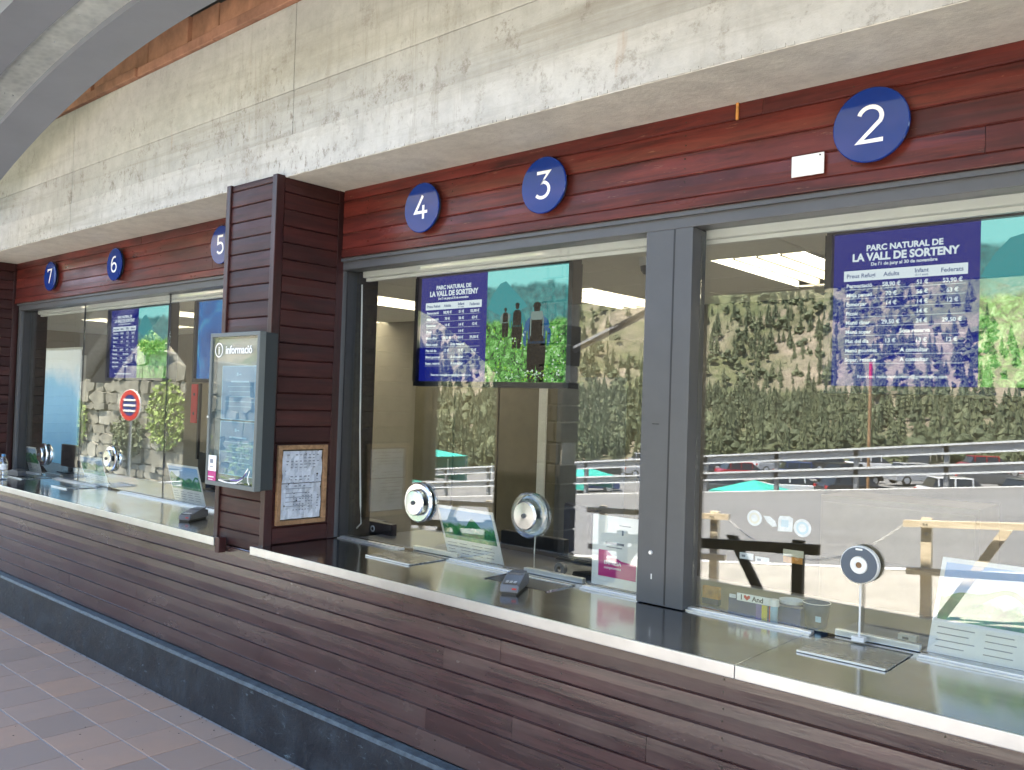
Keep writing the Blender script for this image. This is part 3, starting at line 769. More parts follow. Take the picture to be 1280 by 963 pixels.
def office_chair(x, y, rz, lab):
    t = thing('office_chair', lab, 'chair', (x, y, .02), None, rz); W = dict(world=False)
    bevel(MB().box(-.24, .24, -.23, .23, .44, .51).build('seat', M_coat, t, **W), .03)
    bevel(MB().box(-.22, .22, .2, .26, .6, 1.08).build('backrest', M_coat, t, **W), .03)
    MB().tube([(0, 0, .08), (0, 0, .44)], .03, 10).build('gas_column', M_black, t, **W); MB().tube([(0, .05, .44), (0, .26, .46), (0, .27, .7)], .018, 8).build('back_bar', M_black, t, **W)
    for k in range(5):
        a = 2*PI*k/5; MB().tube([(0, 0, .1), (.28*math.cos(a), .28*math.sin(a), .06)], [.025, .015], 8).build('leg', M_black, t, **W)
        MB().lathe([(0, -.02), (.028, -.02), (.028, .02), (0, .02)], (.28*math.cos(a), .28*math.sin(a), .028), 'Y', 12).build('castor', M_black, t, **W)
office_chair(-2.9, 1.35, 2.6, 'navy office chair behind the monitor of window 3'); office_chair(-.7, 1.3, 3.4, 'navy office chair behind the wide calendar card'); office_chair(-6.9, 1.3, 2.9, 'navy office chair in the left hand office')
for (x_, z_, w_, h_, lab) in ((-6.7, 1.5, .3, .42, 'portrait paper notice on the rear wall of the left office'),):
    t = thing('wall_notice', lab, 'notice', (x_, 3.19, z_)); box('sheet', M_card, x_, x_+w_, 3.192, 3.196, z_, z_+h_, t)
    mb = MB(); [mb.box(x_+.03, x_+w_-random.uniform(.04, .12), 3.1905, 3.1915, z_+h_-.05-.03*k, z_+h_-.042-.03*k) for k in range(int(h_/.03)-2)]; mb.build('print_lines', M_greyink, t)
# dome camera under ceiling
t = thing('dome_camera', 'small white dome security camera hanging by the grey post', 'camera', (-2.6, 1.15, ZC))
MB().lathe([(0, 0), (.05, 0), (.05, -.04), (.046, -.05)], (-2.62, 1.17, ZC-.003), 'Z', 20).build('housing', M_white, t, True)
MB().lathe([(.044, -.05), (.04, -.075), (.025, -.093), (0, -.1)], (-2.62, 1.17, ZC-.003), 'Z', 20).build('dome', M_black, t, True)

# ---- screens (all local to their lower left corner)
rowsx = [('Pernoctació', '58,90 €', '51 €', '53,90 €'), ('Mitja pensió', '70 €', '56 €', '63 €'), ('Esmorzar', '14 €', '14 €', '12 €'), ('Pícnic', '', '14 €', ''), ('Menú dinar', '29,50 €', '24 €', '29,50 €'),
         ('Menú sopar', None, 'Sota reserva', ''), ('Plat del dia', '13 €', '13 €', '12 €'), ('Menú gourmet', None, 'A consultar', ''), ('Sopar, reserva', None, 'A consultar', '')]
SW, SH = 1.09, .61
def screen(x, lab, kind):
    t = thing('display_screen', lab, 'screen', (x, .35, 1.765), 'screens hung behind the ticket windows')
    W = dict(world=False)
    for (a, b, c, d) in ((0, SW, -.006, .0215), (0, SW, SH-.018, SH+.006), (-.006, .02, .022, SH-.018), (SW-.02, SW+.006, .022, SH-.018)):
        MB().box(a, b, -.03, .045, c, d).build('bezel', M_black, t, **W)
    MB().box(.02, SW-.02, -.005, .044, .022, SH-.018).build('back_shell', M_black, t, **W)
    MB().box(SW/2-.035, SW/2+.035, .02, .05, SH, .757).build('hanging_bracket', M_black, t, **W)
    MB().box(SW/2-.05, SW/2+.05, .015, .055, SH+.06, SH+.075).build('bracket_bolt', M_black, t, **W)
    if kind == 'abs':
        MB().box(.0205, SW-.0205, -.0065, -.0055, .0225, SH-.0185).build('display', M_scr_abs, t, **W); return t
    bx = .522
    MB().box(.0205, bx, -.0065, -.0055, .0225, SH-.0185).build('blue_panel', M_scr_blue, t, **W)
    MB().box(bx+.0005, SW-.0205, -.0065, -.0055, .0225, SH-.0185).build('picture_panel', M_scr_valley, t, **W)
    MB().box(.06, .485, -.0082, -.0072, .413, .452).build('header_bar', M_scr_white, t, **W)
    it = [('PARC NATURAL DE', .272, .523, .030, 'CENTER', .035), ('LA VALL DE SORTENY', .272, .487, .039, 'CENTER', .04, .95), ("De l'1 de juny al 30 de novembre", .272, .467, .017, 'CENTER', .02)]
    z = .389
    for r in rowsx:
        it.append((r[0], .07, z, .0195, 'LEFT', .025))
        if r[1] is None: it.append((r[2], .315, z, .0205, 'CENTER', .028))
        else:
            for s_, cx in zip(r[1:], (.232, .338, .437)):
                if s_: it.append((s_, cx, z, .0205, 'CENTER', .028))
        z -= .0345
    it.append(('Reserves: restaurantsorteny@grandvalira.com', .272, .052, .0165, 'CENTER', .015))
    text_mesh(it, 'white_lettering', M_scr_white, t, -.0075, False)
    text_mesh([('Preus Refugi', .07, .425, .021, 'LEFT', .02), ('Adults', .232, .425, .021, 'CENTER', .02), ('Infant', .335, .43, .021, 'CENTER', .02), ('Federats', .435, .425, .021, 'CENTER', .02), ('(3-11 anys)', .335, .418, .01, 'CENTER', .01)], 'dark_lettering', M_scr_ink, t, -.0088, False)
    mb = MB(); z = .3815
    for r in rowsx: mb.box(.068, .478, -.0075, -.0068, z-.0006, z+.0006); z -= .0345
    mb.build('table_rules', M_scr_white, t, **W)
    # mountain and hikers of the picture
    def poly(nm, pts, mat, lay=0, kk=None): MB().prism(pts, .0004, 'Y', -.0072-.0006*lay).build(nm, mat, t, **W)
    poly('mountain', [(bx+.002, .40), (bx+.04, .47), (bx+.09, .525), (bx+.13, .535), (bx+.18, .49), (bx+.24, .44), (bx+.28, .40), (bx+.2, .37), (bx+.1, .36)], M_scr_mtn)
    if kind == 'hikers':
        def hiker(cx, base, h, body, pack, lay):
            def P(l): return [(cx+a*h*1.2, base+b*h) for a, b in l]
            poly('hiker_legs', P([(-.10, 0), (-.012, 0), (0, .22), (.014, 0), (.10, 0), (.12, .3), (.115, .52), (-.115, .52), (-.12, .28)]), M_hik, lay)
            poly('hiker_torso', P([(-.11, .46), (-.12, .7), (-.09, .79), (-.03, .82), (.03, .82), (.09, .79), (.12, .7), (.11, .46)]), body, lay)
            for q in (-1, 1): poly('hiker_arm', P([(q*.10, .78), (q*.15, .73), (q*.185, .58), (q*.17, .46), (q*.14, .42), (q*.135, .5), (q*.14, .58), (q*.11, .64)]), body, lay)
            poly('hiker_pack', P([(-.085, .49), (-.1, .6), (-.09, .76), (-.05, .81), (.05, .81), (.09, .76), (.1, .6), (.085, .49)]), pack, lay+1)
            poly('hiker_head', P(arc(0, .885, .042, .062, 0, 345, 15)), M_hik, lay+1)
            poly('hiker_hat', P([(-.055, .905), (.055, .905), (.04, .95), (0, .965), (-.04, .95)]), M_hik, lay+2)
        hiker(.655, .25, .155, M_hik_g, M_hik, 1); hiker(.735, .19, .24, M_hik_t, M_hik, 2); hiker(.865, .024, .41, M_hik_b, M_hik, 3)
        dq = random.Random(4)
        for mat_, cnt_, nm_ in ((M_dab[0], 90, 'dark_leaves'), (M_dab[1], 110, 'green_leaves'), (M_dab[2], 90, 'lime_leaves'), (M_dab[3], 90, 'white_blossom')):
            mb = MB()
            for k in range(cnt_):
                x_ = dq.uniform(bx+.01, SW-.03); zz_ = .03+.27*dq.random()**1.5
                if .80 < x_ < .93: zz_ = .03+.05*dq.random()
                elif .69 < x_ < .78 or .63 < x_ < .68: zz_ = min(zz_, .24)
                r_ = dq.uniform(.002, .007); n_ = dq.randint(4, 6); yy = -.0132-.0001*dq.random()
                mb.prism([(x_+r_*dq.uniform(.4, 1.5)*math.cos(2*PI*q/n_), zz_+r_*dq.uniform(.4, 1.4)*math.sin(2*PI*q/n_)) for q in range(n_)], .0004, 'Y', yy)
            o = mb.build(nm_, mat_, t, **W); o['kind'] = 'stuff'
        poly('pack_top', [(.825, .345), (.83, .372), (.9, .372), (.907, .345), (.895, .33), (.835, .33)], M_hik_g, 5)
        for sx_ in (-1, 1): poly('pack_strap', [(.866+sx_*.036, .25), (.866+sx_*.043, .25), (.866+sx_*.043, .34), (.866+sx_*.036, .34)], M_hik_g, 5)
    return t
s3 = screen(-3.585, 'price screen with a blue table and three hikers beside it, left of the grey post', 'hikers')
s2 = screen(-1.28, 'price screen with the large readable blue table, right of the grey post', 'leaf')
s6 = screen(-7.49, 'price screen hung behind window 6', 'leaf')
s5 = screen(-6.02, 'blue screen half hidden by the information cabinet', 'abs')

# ---- speak-through discs on the glass
def speak(x, z, lab, r=.098, clear=False):
    t = thing('speak_through', lab, 'speaking disc', (x, 0, z), 'round speaking discs in the glass')
    ringm = M_clear if clear else M_chrome
    MB().lathe([(r, -.012), (r, -.02), (r*.93, -.026), (r*.66, -.024), (r*.62, -.016), (r*.62, -.008), (r, -.008)], (x, 0, z), 'Y', 40).build('outer_ring', ringm, t, clear)
    MB().lathe([(0, -.052), (r*.58, -.05), (r*.63, -.046), (r*.63, -.04), (0, -.038)], (x, 0, z), 'Y', 36).build('front_plate', M_chrome, t)
    MB().lathe([(r*.2, -.038), (r*.2, .03)], (x, 0, z), 'Y', 16).build('stem', M_dgrey, t)
    MB().lathe([(0, -.06), (r*.1, -.059), (r*.11, -.052)], (x, 0, z), 'Y', 12).build('knob', M_dgrey, t)
    MB().lathe([(0, .03), (r*.9, .03), (r*.95, .022), (r*.9, .012), (0, .012)], (x, 0, z), 'Y', 30).build('rear_plate', M_chrome, t)
speak(-3.14, 1.18, 'chrome speaking disc with a broad bright rim, left of the calendar card at window 4')
speak(-2.43, 1.195, 'speaking disc with a clear plastic rim right of the calendar card at window 3', .1, True)
speak(-7.85, 1.115, 'smallest chrome speaking disc, at the far left near the water bottle', .095)
speak(-6.555, 1.168, 'chrome speaking disc under the no parking sign reflection, left glazed bay', .098)
# cable under the clear disc
tag(MB().tube([(-2.43, .03, 1.1), (-2.44, .04, 1.02), (-2.455, .06, .95), (-2.46, .08, .935)], .0025, 6).build('speaker_cable', M_white), 'thin pale cable hanging from the clear rimmed disc', 'cable')
# ring microphone on a white stalk
t = thing('ring_microphone', 'slate blue ring with a white centre on a thin white stalk at window 2', 'microphone', (-1.007, -.02, .94))
c = (-1.007, -.022, 1.192)
MB().lathe([(.0, -.012), (.059, -.012), (.0615, -.009), (.0615, .009), (0, .012)], c, 'Y', 44).build('ring_rim', M_white, t)
MB().lathe([(.029, -.0155), (.0575, -.0155), (.0575, -.0122), (.029, -.0122)], c, 'Y', 44).build('slate_face', simple('slate blue print', (.06, .085, .12), .4), t)
MB().lathe([(.010, -.017), (.027, -.017), (.0275, -.0125)], c, 'Y', 36).build('white_centre', M_white, t)
MB().lathe([(0, -.014), (.0098, -.014)], c, 'Y', 18).build('microphone_hole', M_oak, t)
box('small_badge', M_white, -1.018, -.996, -.0385, -.0377, 1.24, 1.246, t)
MB().tube([(-1.007, -.016, 1.132), (-1.007, -.016, .958)], .0035, 8).build('stalk', M_white, t)
box('foot', M_white, -1.027, -.987, -.033, -.0065, .9445, .958, t)

# ---- transaction plates
def tray(x0, x1, lab, op=False):
    t = thing('pass_through_tray', lab, 'tray', (x0, -.2, .933), 'steel pass through trays in the counter')
    if not op:
        box('sliding_plate', M_plate, x0, x1, -.26, -.04, .9345, .9375, t, bev=.001)
        box('plate_front_edge', M_alu, x0+.004, x1-.004, -.266, -.2605, .9345, .9405, t)
    else:
        box('open_well', M_black, x0, x1, -.2, -.02, .9335, .9343, t)
        box('well_edge', M_plate, x0-.006, x0, -.21, -.02, .9335, .9375, t); box('well_edge', M_plate, x1, x1+.006, -.21, -.02, .9335, .9375, t)
        box('well_back_edge', M_alu, x0, x1, -.05, -.035, .9345, .938, t)
    box('slot', M_black, x0+.002, x1-.002, -.034, -.008, .9336, .9352, t)
    box('draught_bar', M_alu, x0+.01, x1+.005, .03, .055, .9345, .956, t, bev=.003)
    return t
tray(-1.115, -.84, 'closed steel tray plate in front of the ring microphone')
tray(-3.23, -2.915, 'closed steel tray plate nearest the boarded pillar on the right counter')
tray(-2.5, -2.17, 'open black tray well at window 3 beside the card reader', True)
tray(-7.0, -6.7, 'closed steel tray plate in the middle of the left counter')
tray(-7.93, -7.6, 'closed steel tray plate at the far end of the left counter by the water bottle')

M_rdr = simple('grey terminal plastic', (.12, .12, .125), .35)
def reader(loc, rz, lab):
    t = thing('card_reader', lab, 'card reader', loc, 'card readers on the counters', rz)
    W = dict(world=False)
    o = MB().prism([(-.1, .008), (.1, .008), (.1, .05), (.03, .062), (-.09, .036)], .075, 'Y', -.0375).build('body', M_rdr, t, **W); bevel(o, .005)
    MB().box(-.085, -.005, -.028, .028, .036, .042).build('keypad', M_black, t, **W)
    MB().box(.012, .085, -.03, .03, .056, .0625).build('display', M_frame, t, **W)
    MB().box(-.098, .09, -.03, .03, 0, .008).build('rubber_foot', M_black, t, **W)
    MB().box(-.102, -.1, -.03, -.012, .02, .026).build('red_slot', M_red, t, **W)
    MB().tube([(.1, 0, .03), (.15, .01, .012), (.2, .04, .006)], .003, 6).build('cable', M_black, t, **W)
    for j in range(4):
        for i in range(3): MB().box(-.078+j*.018, -.066+j*.018, -.022+i*.016, -.011+i*.016, .0375+j*.002, .0425+j*.002).build('button', M_alu, t, **W)
    return t
reader((-2.28, -.27, .9335), math.radians(-62)+PI, 'grey card reader lying by the open tray at window 3')
reader((-4.78, -.30, .9335), math.radians(120), 'black card reader on the left counter beside the cabinet')
reader((-7.9, -.22, .9335), math.radians(15), 'black card reader at the far end by window 7')
# ---- framed easel cards
def calendar(loc, rz, w_, h_, tilt, lab):
    t = thing('calendar_card', lab, 'calendar', loc, 'landscape calendar cards behind the glass', rz)
    def sl(x0, x1, z0, z1, y, th=.002):
        mb = MB(); k = tilt/h_
        for yy in (y, y+th):
            for (x, z) in ((x0, z0), (x1, z0), (x1, z1), (x0, z1)): mb.v.append((x, yy+z*k, z))
        for q in ((0, 1, 2, 3), (7, 6, 5, 4), (0, 4, 5, 1), (1, 5, 6, 2), (2, 6, 7, 3), (3, 7, 4, 0)): mb.face(list(q))
        return mb
    W = dict(world=False)
    sl(0, w_, 0, h_, 0, .004).build('card', M_card, t, **W)
    sl(.014, w_-.014, h_*.35, h_-.014, -.0012).build('picture', M_print, t, **W)
    mb = MB(); 
    for i in range(4):
        for j in range(4):
            x = .02+i*(w_-.04)/4; z = h_*(.07+.065*j); a = sl(x, x+(w_-.04)/4*random.uniform(.5, .85), z, z+.003, -.0014, .001); b = len(mb.v); mb.v += a.v; [mb.face([b+q for q in f]) for f in a.f]
    mb.build('small_print', M_greyink, t, **W)
    wave = MB(); NW = 60; kk_ = tilt/h_
    for i in range(NW+1):
        u = i/NW; x = .016+u*(w_-.032); zc = h_*(.56+.13*math.sin(u*7.5+loc[0])+.03*math.sin(u*23)); hw_ = h_*(.055+.03*math.sin(u*11+1))
        for z_ in (zc-hw_, zc+hw_): wave.v += [(x, -.0026+z_*kk_, z_), (x, -.0016+z_*kk_, z_)]
    for i in range(NW): q = i*4; wave.face([q, q+2, q+6, q+4]); wave.face([q, q+4, q+5, q+1]); wave.face([q+2, q+3, q+7, q+6])
    wave.build('green_ribbon', M_green, t, **W)
    MB().prism([(.0, .0), (.002, .0), (.06, .0)] if False else [(.004, 0), (max(tilt, 0)+.08, 0), (tilt*.7+.006, h_*.7)], .15, 'X', w_*.3).build('easel', M_dgrey, t, **W)
    return t
calendar((-3.05, .11, .927), 0, .37, .25, -.09, 'landscape calendar card between the two chrome discs of windows 3 and 4')
calendar((-.83, .09, .927), 0, .60, .285, .16, 'wide landscape calendar card at the right edge by window 2')
calendar((-8.52, .1, .927), 0, .33, .225, -.06, 'landscape calendar card at the far left beside the smallest disc')
calendar((-7.25, .1, .927), 0, .42, .225, -.07, 'landscape calendar card in the middle of the left glazed bay')
calendar((-5.78, .1, .927), 0, .42, .26, -.07, 'landscape calendar card half hidden below the information cabinet')
# acrylic framed poster
t = thing('framed_notice', 'white notice with a magenta block standing by the grey post', 'notice', (-2.118, .03, .94))
box('acrylic_frame', M_white, -2.12, -1.87, .03, .042, .945, 1.232, t, bev=.002)
box('paper', M_card, -2.10, -1.885, .027, .0295, .965, 1.222, t)
mb = MB(); mb.prism([(-2.083, .985), (-1.9, .985), (-1.9, 1.05), (-1.97, 1.055), (-2.02, 1.075), (-2.04, 1.092), (-2.083, 1.092)], .001, 'Y', .0255); mb.build('magenta_block', M_magenta, t)
text_mesh([('EMPRESA', -2.055, 1.036, .021, 'LEFT', .02), ('compromesa', -2.055, 1.018, .016, 'LEFT', .01)], 'white_lettering', M_card, t, .0248)
mb = MB().box(-2.05, -1.96, .0256, .0266, 1.118, 1.127); mb.box(-2.045, -1.97, .0256, .0266, 1.105, 1.109); mb.box(-1.985, -1.93, .0256, .0266, 1.197, 1.201); mb.box(-1.972, -1.964, .0256, .0266, 1.16, 1.18); mb.build('grey_print', M_greyink, t)

# stickers on the glass
def sticker(nm, x, z, r, mat, lab, mk=None, y=.006):
    t = thing(nm, lab, 'sticker', (x, y, z), 'stickers on the glass of window 2')
    MB().lathe([(0, 0), (r, 0), (r, .0012), (0, .0012)], (x, y, z), 'Y', 28).build('sticker_disc', mat, t)
    if mk: MB().lathe([(r*.45, -.0008), (r*.72, -.0008), (r*.72, .0), (r*.45, 0)], (x, y, z), 'Y', 24).build('printed_ring', mk, t)
M_stk = glassmat('faded clear sticker', (.55, .56, .54), .05)
M_stw = simple('faded white sticker', (.62, .65, .68), .5, var=.25, scale=60)
sticker('round_sticker', -1.393, 1.298, .028, M_stw, 'round cream sticker with a ring, first from the left on window 2', M_sand)
sticker('round_sticker', -1.216, 1.283, .031, M_stw, 'round pale blue sticker, last of the row on window 2', M_cyan)
t = thing('shaped_sticker', 'irregular white sticker second in the row on window 2', 'sticker', (-1.335, .006, 1.29), 'stickers on the glass of window 2')
MB().prism([(-1.36, 1.31), (-1.345, 1.29), (-1.325, 1.275), (-1.308, 1.278), (-1.315, 1.296), (-1.335, 1.31)], .001, 'Y', .006).build('sticker_sheet', M_stw, t)
t = thing('square_sticker', 'square blue grey printed sticker third in the row on window 2', 'sticker', (-1.28, .006, 1.29), 'stickers on the glass of window 2')
MB().prism([(-1.305, 1.262), (-1.252, 1.266), (-1.25, 1.312), (-1.262, 1.318), (-1.298, 1.316), (-1.303, 1.305)], .001, 'Y', .006).build('sticker_sheet', M_stw, t)
box('printed_square', M_cyan, -1.292, -1.266, .0048, .0056, 1.28, 1.304, t)
t = thing('food_sticker', 'small orange food picture sticker on window 2', 'sticker', (-1.26, .05, 1.17)); box('sticker_sheet', M_sand, -1.302, -1.228, .05, .052, 1.172, 1.196, t); box('food_print', M_orange, -1.30, -1.23, .048, .0498, 1.15, 1.1715, t)
for (x, z, lab) in ((-1.42, 1.158, 'small pale label left under the row of round stickers'), (-1.36, 1.152, 'small label between the pale label and the food sticker')):
    t = thing('paper_label', lab, 'label', (x, .01, z), 'stickers on the glass of window 2'); box('label_sheet', M_stw, x-.026, x+.026, .006, .008, z-.011, z+.011, t); box('label_print', M_greyink, x-.018, x-.004, .0045, .0055, z-.004, z+.004, t)

# things on the inner sill at window 2
t = thing('paper_cup', 'paper cup printed with an orange and navy mountain sunset', 'cup', (-1.3, .13, .927))
MB().lathe([(0, 0), (.032, 0), (.042, .075), (.044, .078), (.041, .078), (.031, .006)], (-1.3, .13, .927), 'Z', 24).build('cup_wall', M_white, t, True)
MB().lathe([(.0325, .004), (.0365, .028), (.037, .03)], (-1.3, .13, .927), 'Z', 24).build('navy_band', M_navy, t, True)
MB().lathe([(.0368, .028), (.0395, .048)], (-1.3, .13, .927), 'Z', 24).build('orange_band', M_orange, t, True)
MB().lathe([(.0395, .048), (.0418, .066)], (-1.3, .13, .927), 'Z', 24).build('lilac_band', M_purple, t, True)
t = thing('paper_cup', 'slate blue paper cup beside the sunset cup', 'cup', (-1.205, .12, .927))
MB().lathe([(0, 0), (.036, 0), (.0475, .083), (.049, .086), (.046, .086), (.035, .006)], (-1.205, .12, .927), 'Z', 24).build('cup_wall', simple('slate blue cup print', (.04, .07, .14), .5, var=.2, scale=30), t, True)
MB().lathe([(.0478, .084), (.0495, .0875), (.046, .0875)], (-1.205, .12, .927), 'Z', 24).build('rolled_rim', M_white, t, True)
box('pale_print', M_cyan, -1.19, -1.17, .0745, .0755, .955, .975, t)
t = thing('souvenir_box', 'dark souvenir box with I love lettering and a blue yellow red flag', 'box', (-1.38, .06, .927))
o = box('carton', M_navy, -1.51, -1.235, .055, .1, .928, .992, t)
o = box('white_header', M_card, -1.475, -1.335, .0505, .0535, .985, 1.012, t)
text_mesh([('I', -1.46, .990, .026, 'LEFT', .03), ('And', -1.415, .990, .026, 'LEFT', .02)], 'black_lettering', M_ink, t, .0498)
mb = MB().prism([(-1.435, .9895), (-1.4225, 1.0), (-1.4235, 1.007), (-1.429, 1.0085), (-1.435, 1.004), (-1.441, 1.0085), (-1.4465, 1.007), (-1.4475, 1.0)], .0006, 'Y', .0495); mb.build('red_heart', M_red, t)
for a, m_ in ((-1.40, M_purple), (-1.378, M_yellow), (-1.35, M_red)): box('flag_stripe', m_, a, a+(.021 if m_ is not M_red else .014), .0525, .0545, .932, .983, t)
box('card_stack', M_stw, -1.505, -1.48, .051, .054, .99, 1.003, t)
t = thing('small_bottle', 'small white capped bottle standing in front of the souvenir box', 'bottle', (-1.335, .05, .927))
MB().lathe([(0, 0), (.0125, 0), (.0135, .05), (.013, .062), (0, .063)], (-1.325, .04, .927), 'Z', 16).build('bottle_body', M_cyan, t, True)
MB().lathe([(0, .088), (.0165, .087), (.017, .064), (0, .063)], (-1.325, .04, .927), 'Z', 16).build('cap', M_white, t)
t = thing('snack_packet', 'brown and navy packet with a picture at the foot of window 2', 'packet', (-1.63, .15, .927))
box('packet_body', M_orange, -1.665, -1.595, .14, .158, .95, .995, t); box('packet_base', M_navy, -1.665, -1.595, .139, .1575, .927, .9495, t)
# water bottle
t = thing('water_bottle', 'clear water bottle with a blue cap on the counter at the far left', 'bottle', (-7.62, -.39, .933))
c = (-7.66, -.385, .9335)
MB().lathe([(0, 0), (.03, 0), (.033, .008), (.033, .03), (.031, .035), (.033, .04), (.033, .07), (.031, .075), (.033, .08), (.033, .13), (.028, .155), (.014, .178), (.0125, .19)], c, 'Z', 24).build('bottle_wall', M_clear, t, True)
MB().lathe([(.0334, .082), (.0334, .125)], c, 'Z', 24).build('label_band', M_stw, t, True)
MB().lathe([(.0, .205), (.014, .205), (.0145, .187), (.013, .187)], c, 'Z', 16).build('cap', simple('blue bottle cap', (.03, .2, .45), .4), t)

t = thing('red_sign_strip', 'narrow upright red strip with two dark spots beside the information cabinet', 'sign', (-5.98, .3, 1.45))
box('strip', M_red, -5.985, -5.90, .3, .312, 1.46, 1.745, t, bev=.002)
for z_ in (1.53, 1.67): MB().lathe([(0, -.002), (.012, -.002), (.012, 0)], (-5.94, .3, z_), 'Y', 14).build('dark_spot', M_black, t)
box('black_stand', M_black, -5.885, -5.865, .3, .32, 1.2, 1.75, t)
# ---- desk things behind the glass
def monitor(x, y, w_, h_, lab, z0=.927, stickers=False):
    t = thing('desk_monitor', lab, 'monitor', (x, y, z0))
    o = box('shell', M_black, x, x+w_, y, y+.04, z0+.05, z0+.05+h_, t, bev=.006)
    box('stand', M_black, x+w_/2-.03, x+w_/2+.03, y+.01, y+.03, z0, z0+.055, t)
    box('stand_foot', M_black, x+w_/2-.1, x+w_/2+.1, y-.06, y+.1, z0, z0+.008, t)
    if stickers:
        MB().lathe([(0, -.002), (.022, -.002), (.022, 0)], (x+.05, y, z0+.1), 'Y', 20).build('round_sticker', M_stw, t)
        box('tan_sticker', M_sand, x+.1, x+.145, y-.002, y-.0004, z0+.07, z0+.125, t)
        MB().lathe([(.01, -.002), (.018, -.002), (.018, 0)], (x+.18, y, z0+.08), 'Y', 20).build('ring_sticker', M_stw, t)
    return t
monitor(-3.98, .25, .34, .07, 'low black screen covered in stickers beside the pillar', .87, True)
monitor(-3.02, .46, .42, .11, 'black monitor seen from behind, right of the calendar card of window 3', .86)
monitor(-8.3, .3, .35, .2, 'black monitor seen from behind at the far left by the smallest disc')
monitor(-5.5, .9, .5, .26, 'larger black monitor seen from behind near the information cabinet')
monitor(-6.4, .6, .45, .24, 'black monitor seen from behind between windows 5 and 6')
t = thing('keyboard', 'black keyboard on the desk behind window 3', 'keyboard', (-2.4, .4, .93)); box('base', M_black, -2.62, -2.28, .42, .54, .927, .94, t, bev=.003)
for j in range(4):
    for i in range(12): box('key', M_dgrey, -2.61+i*.027, -2.588+i*.027, .43+j*.026, .451+j*.026, .9405, .945, t)
t = thing('black_stapler', 'small black stapler on the desk left of the framed notice', 'stapler', (-2.22, .14, .927))
MB().prism([(-2.3, .93), (-2.16, .93), (-2.16, .945), (-2.2, .97), (-2.29, .955)], .035, 'Y', .13).build('arm', M_black, t); box('foot', M_dgrey, -2.305, -2.155, .125, .17, .9265, .93, t)
t = thing('desk_tape', 'round tape roll on the desk behind window 3', 'tape roll', (-2.36, .13, .927)); MB().lathe([(.012, -.012), (.028, -.012), (.028, .012), (.012, .012), (.012, -.012)], (-2.36, .13, .956), 'Y', 20).build('roll', M_desk, t)
t = thing('yellow_card_box', 'small sand coloured card box right of the ring microphone', 'box', (-.86, .17, .927)); box('carton', M_sand, -.945, -.885, .17, .2, .927, .948, t, bev=.002); box('carton_label', M_ink, -.93, -.91, .169, .1698, .932, .94, t)
t = thing('hanging_coat', 'navy coat hanging at the rear of the office left side', 'coat', (-6.0, 2.4, .3))
mb = MB(); prof = [(.05, 1.30, .03), (.19, 1.24, .06), (.235, 1.1, .08), (.23, .85, .09), (.24, .6, .1), (.22, .42, .08)]; b = 0
for (hw, z, th) in prof:
    for k in range(12): a = 2*PI*k/12; mb.v.append((-6.68+.62*hw*math.cos(a)*(1+.06*math.sin(3*a)), 2.35+th*math.sin(a), z*.62+.27))
for i in range(len(prof)-1):
    for k in range(12): j = (k+1) % 12; mb.face([i*12+k, i*12+j, i*12+12+j, i*12+12+k])
mb.build('coat_body', M_coat, t, True); MB().tube([(-6.68, 2.35, 1.05), (-6.68, 2.35, 1.15), (-6.65, 2.35, 1.17)], .005, 6).build('hook', M_alu, t)
tag(MB().tube([(-3.735, .06, 2.3), (-3.72, .07, 1.5), (-3.705, .08, 1.1), (-3.72, .1, 1.0), (-3.8, .12, .95)], .0045, 6).build('power_cord', M_white), 'pale cord hanging down inside the left edge of window 4', 'cord')

# ================================================================== INFORMATION CABINET
ic = thing('information_cabinet', 'grey glazed information cabinet on the boarded pillar', 'display case', (-4.14, -.6, 1.215))
x0, x1, z0, z1 = -4.128, -3.668, 1.214, 1.99
o = box('case_body', M_cab, x0+.004, x1-.004, -.565, -.497, z0+.003, z1-.003, ic, bev=.003)
box('back_sheet', M_notebk, x0+.03, x1-.03, -.5735, -.5655, z0+.03, z1-.03, ic)
for (a, b, c, d) in ((x0, x1, z0, z0+.022), (x0, x1, z1-.02, z1), (x0, x0+.02, z0+.022, z1-.02), (x1-.022, x1, z0+.022, z1-.02)):
    box('door_rim', M_cabdoor, a, b, -.6, -.5655, c, d, ic, bev=.002)
box('door_glass', M_cabglass, x0+.021, x1-.023, -.594, -.591, z0+.023, z1-.021, ic)
o = box('printed_sheet', M_bluesheet, -4.035, -3.725, -.5765, -.5745, 1.553, 1.823, ic); o2 = box('printed_sheet', M_bluesheet, -4.035, -3.725, -.5765, -.5745, 1.275, 1.543, ic)
mb = MB()
for (za_, zb_) in ((1.553, 1.823), (1.275, 1.543)):
    mb.box(-4.037, -3.723, -.5775, -.5766, zb_-.003, zb_+.001); mb.box(-4.037, -3.723, -.5775, -.5766, za_-.001, za_+.003); mb.box(-4.037, -4.034, -.5775, -.5766, za_, zb_)
    mb.box(-3.9, -3.885, -.5775, -.5766, zb_-.05, zb_-.034); mb.box(-3.88, -3.86, -.5775, -.5766, zb_-.046, zb_-.04)
    mb.box(-3.95, -3.79, -.5775, -.5766, zb_-.083, zb_-.075)
    for k in range(5): 
        hw_ = random.uniform(.09, .14); mb.box(-3.87-hw_, -3.87+hw_, -.5775, -.5766, zb_-.105-k*.025, zb_-.102-k*.025)
mb.build('sheet_print', M_cyan, ic)
text_mesh([('informació', -3.985, 1.884, .058, 'LEFT', .02, .98), ('i', -4.047, 1.883, .056, 'CENTER', .03)], 'white_lettering', M_white, ic, -.5955)
MB().lathe([(.031, -.0003), (.0375, -.0003), (.0375, .0006), (.031, .0006)], (-4.047, -.596, 1.903), 'Y', 32).build('logo_ring', M_white, ic)
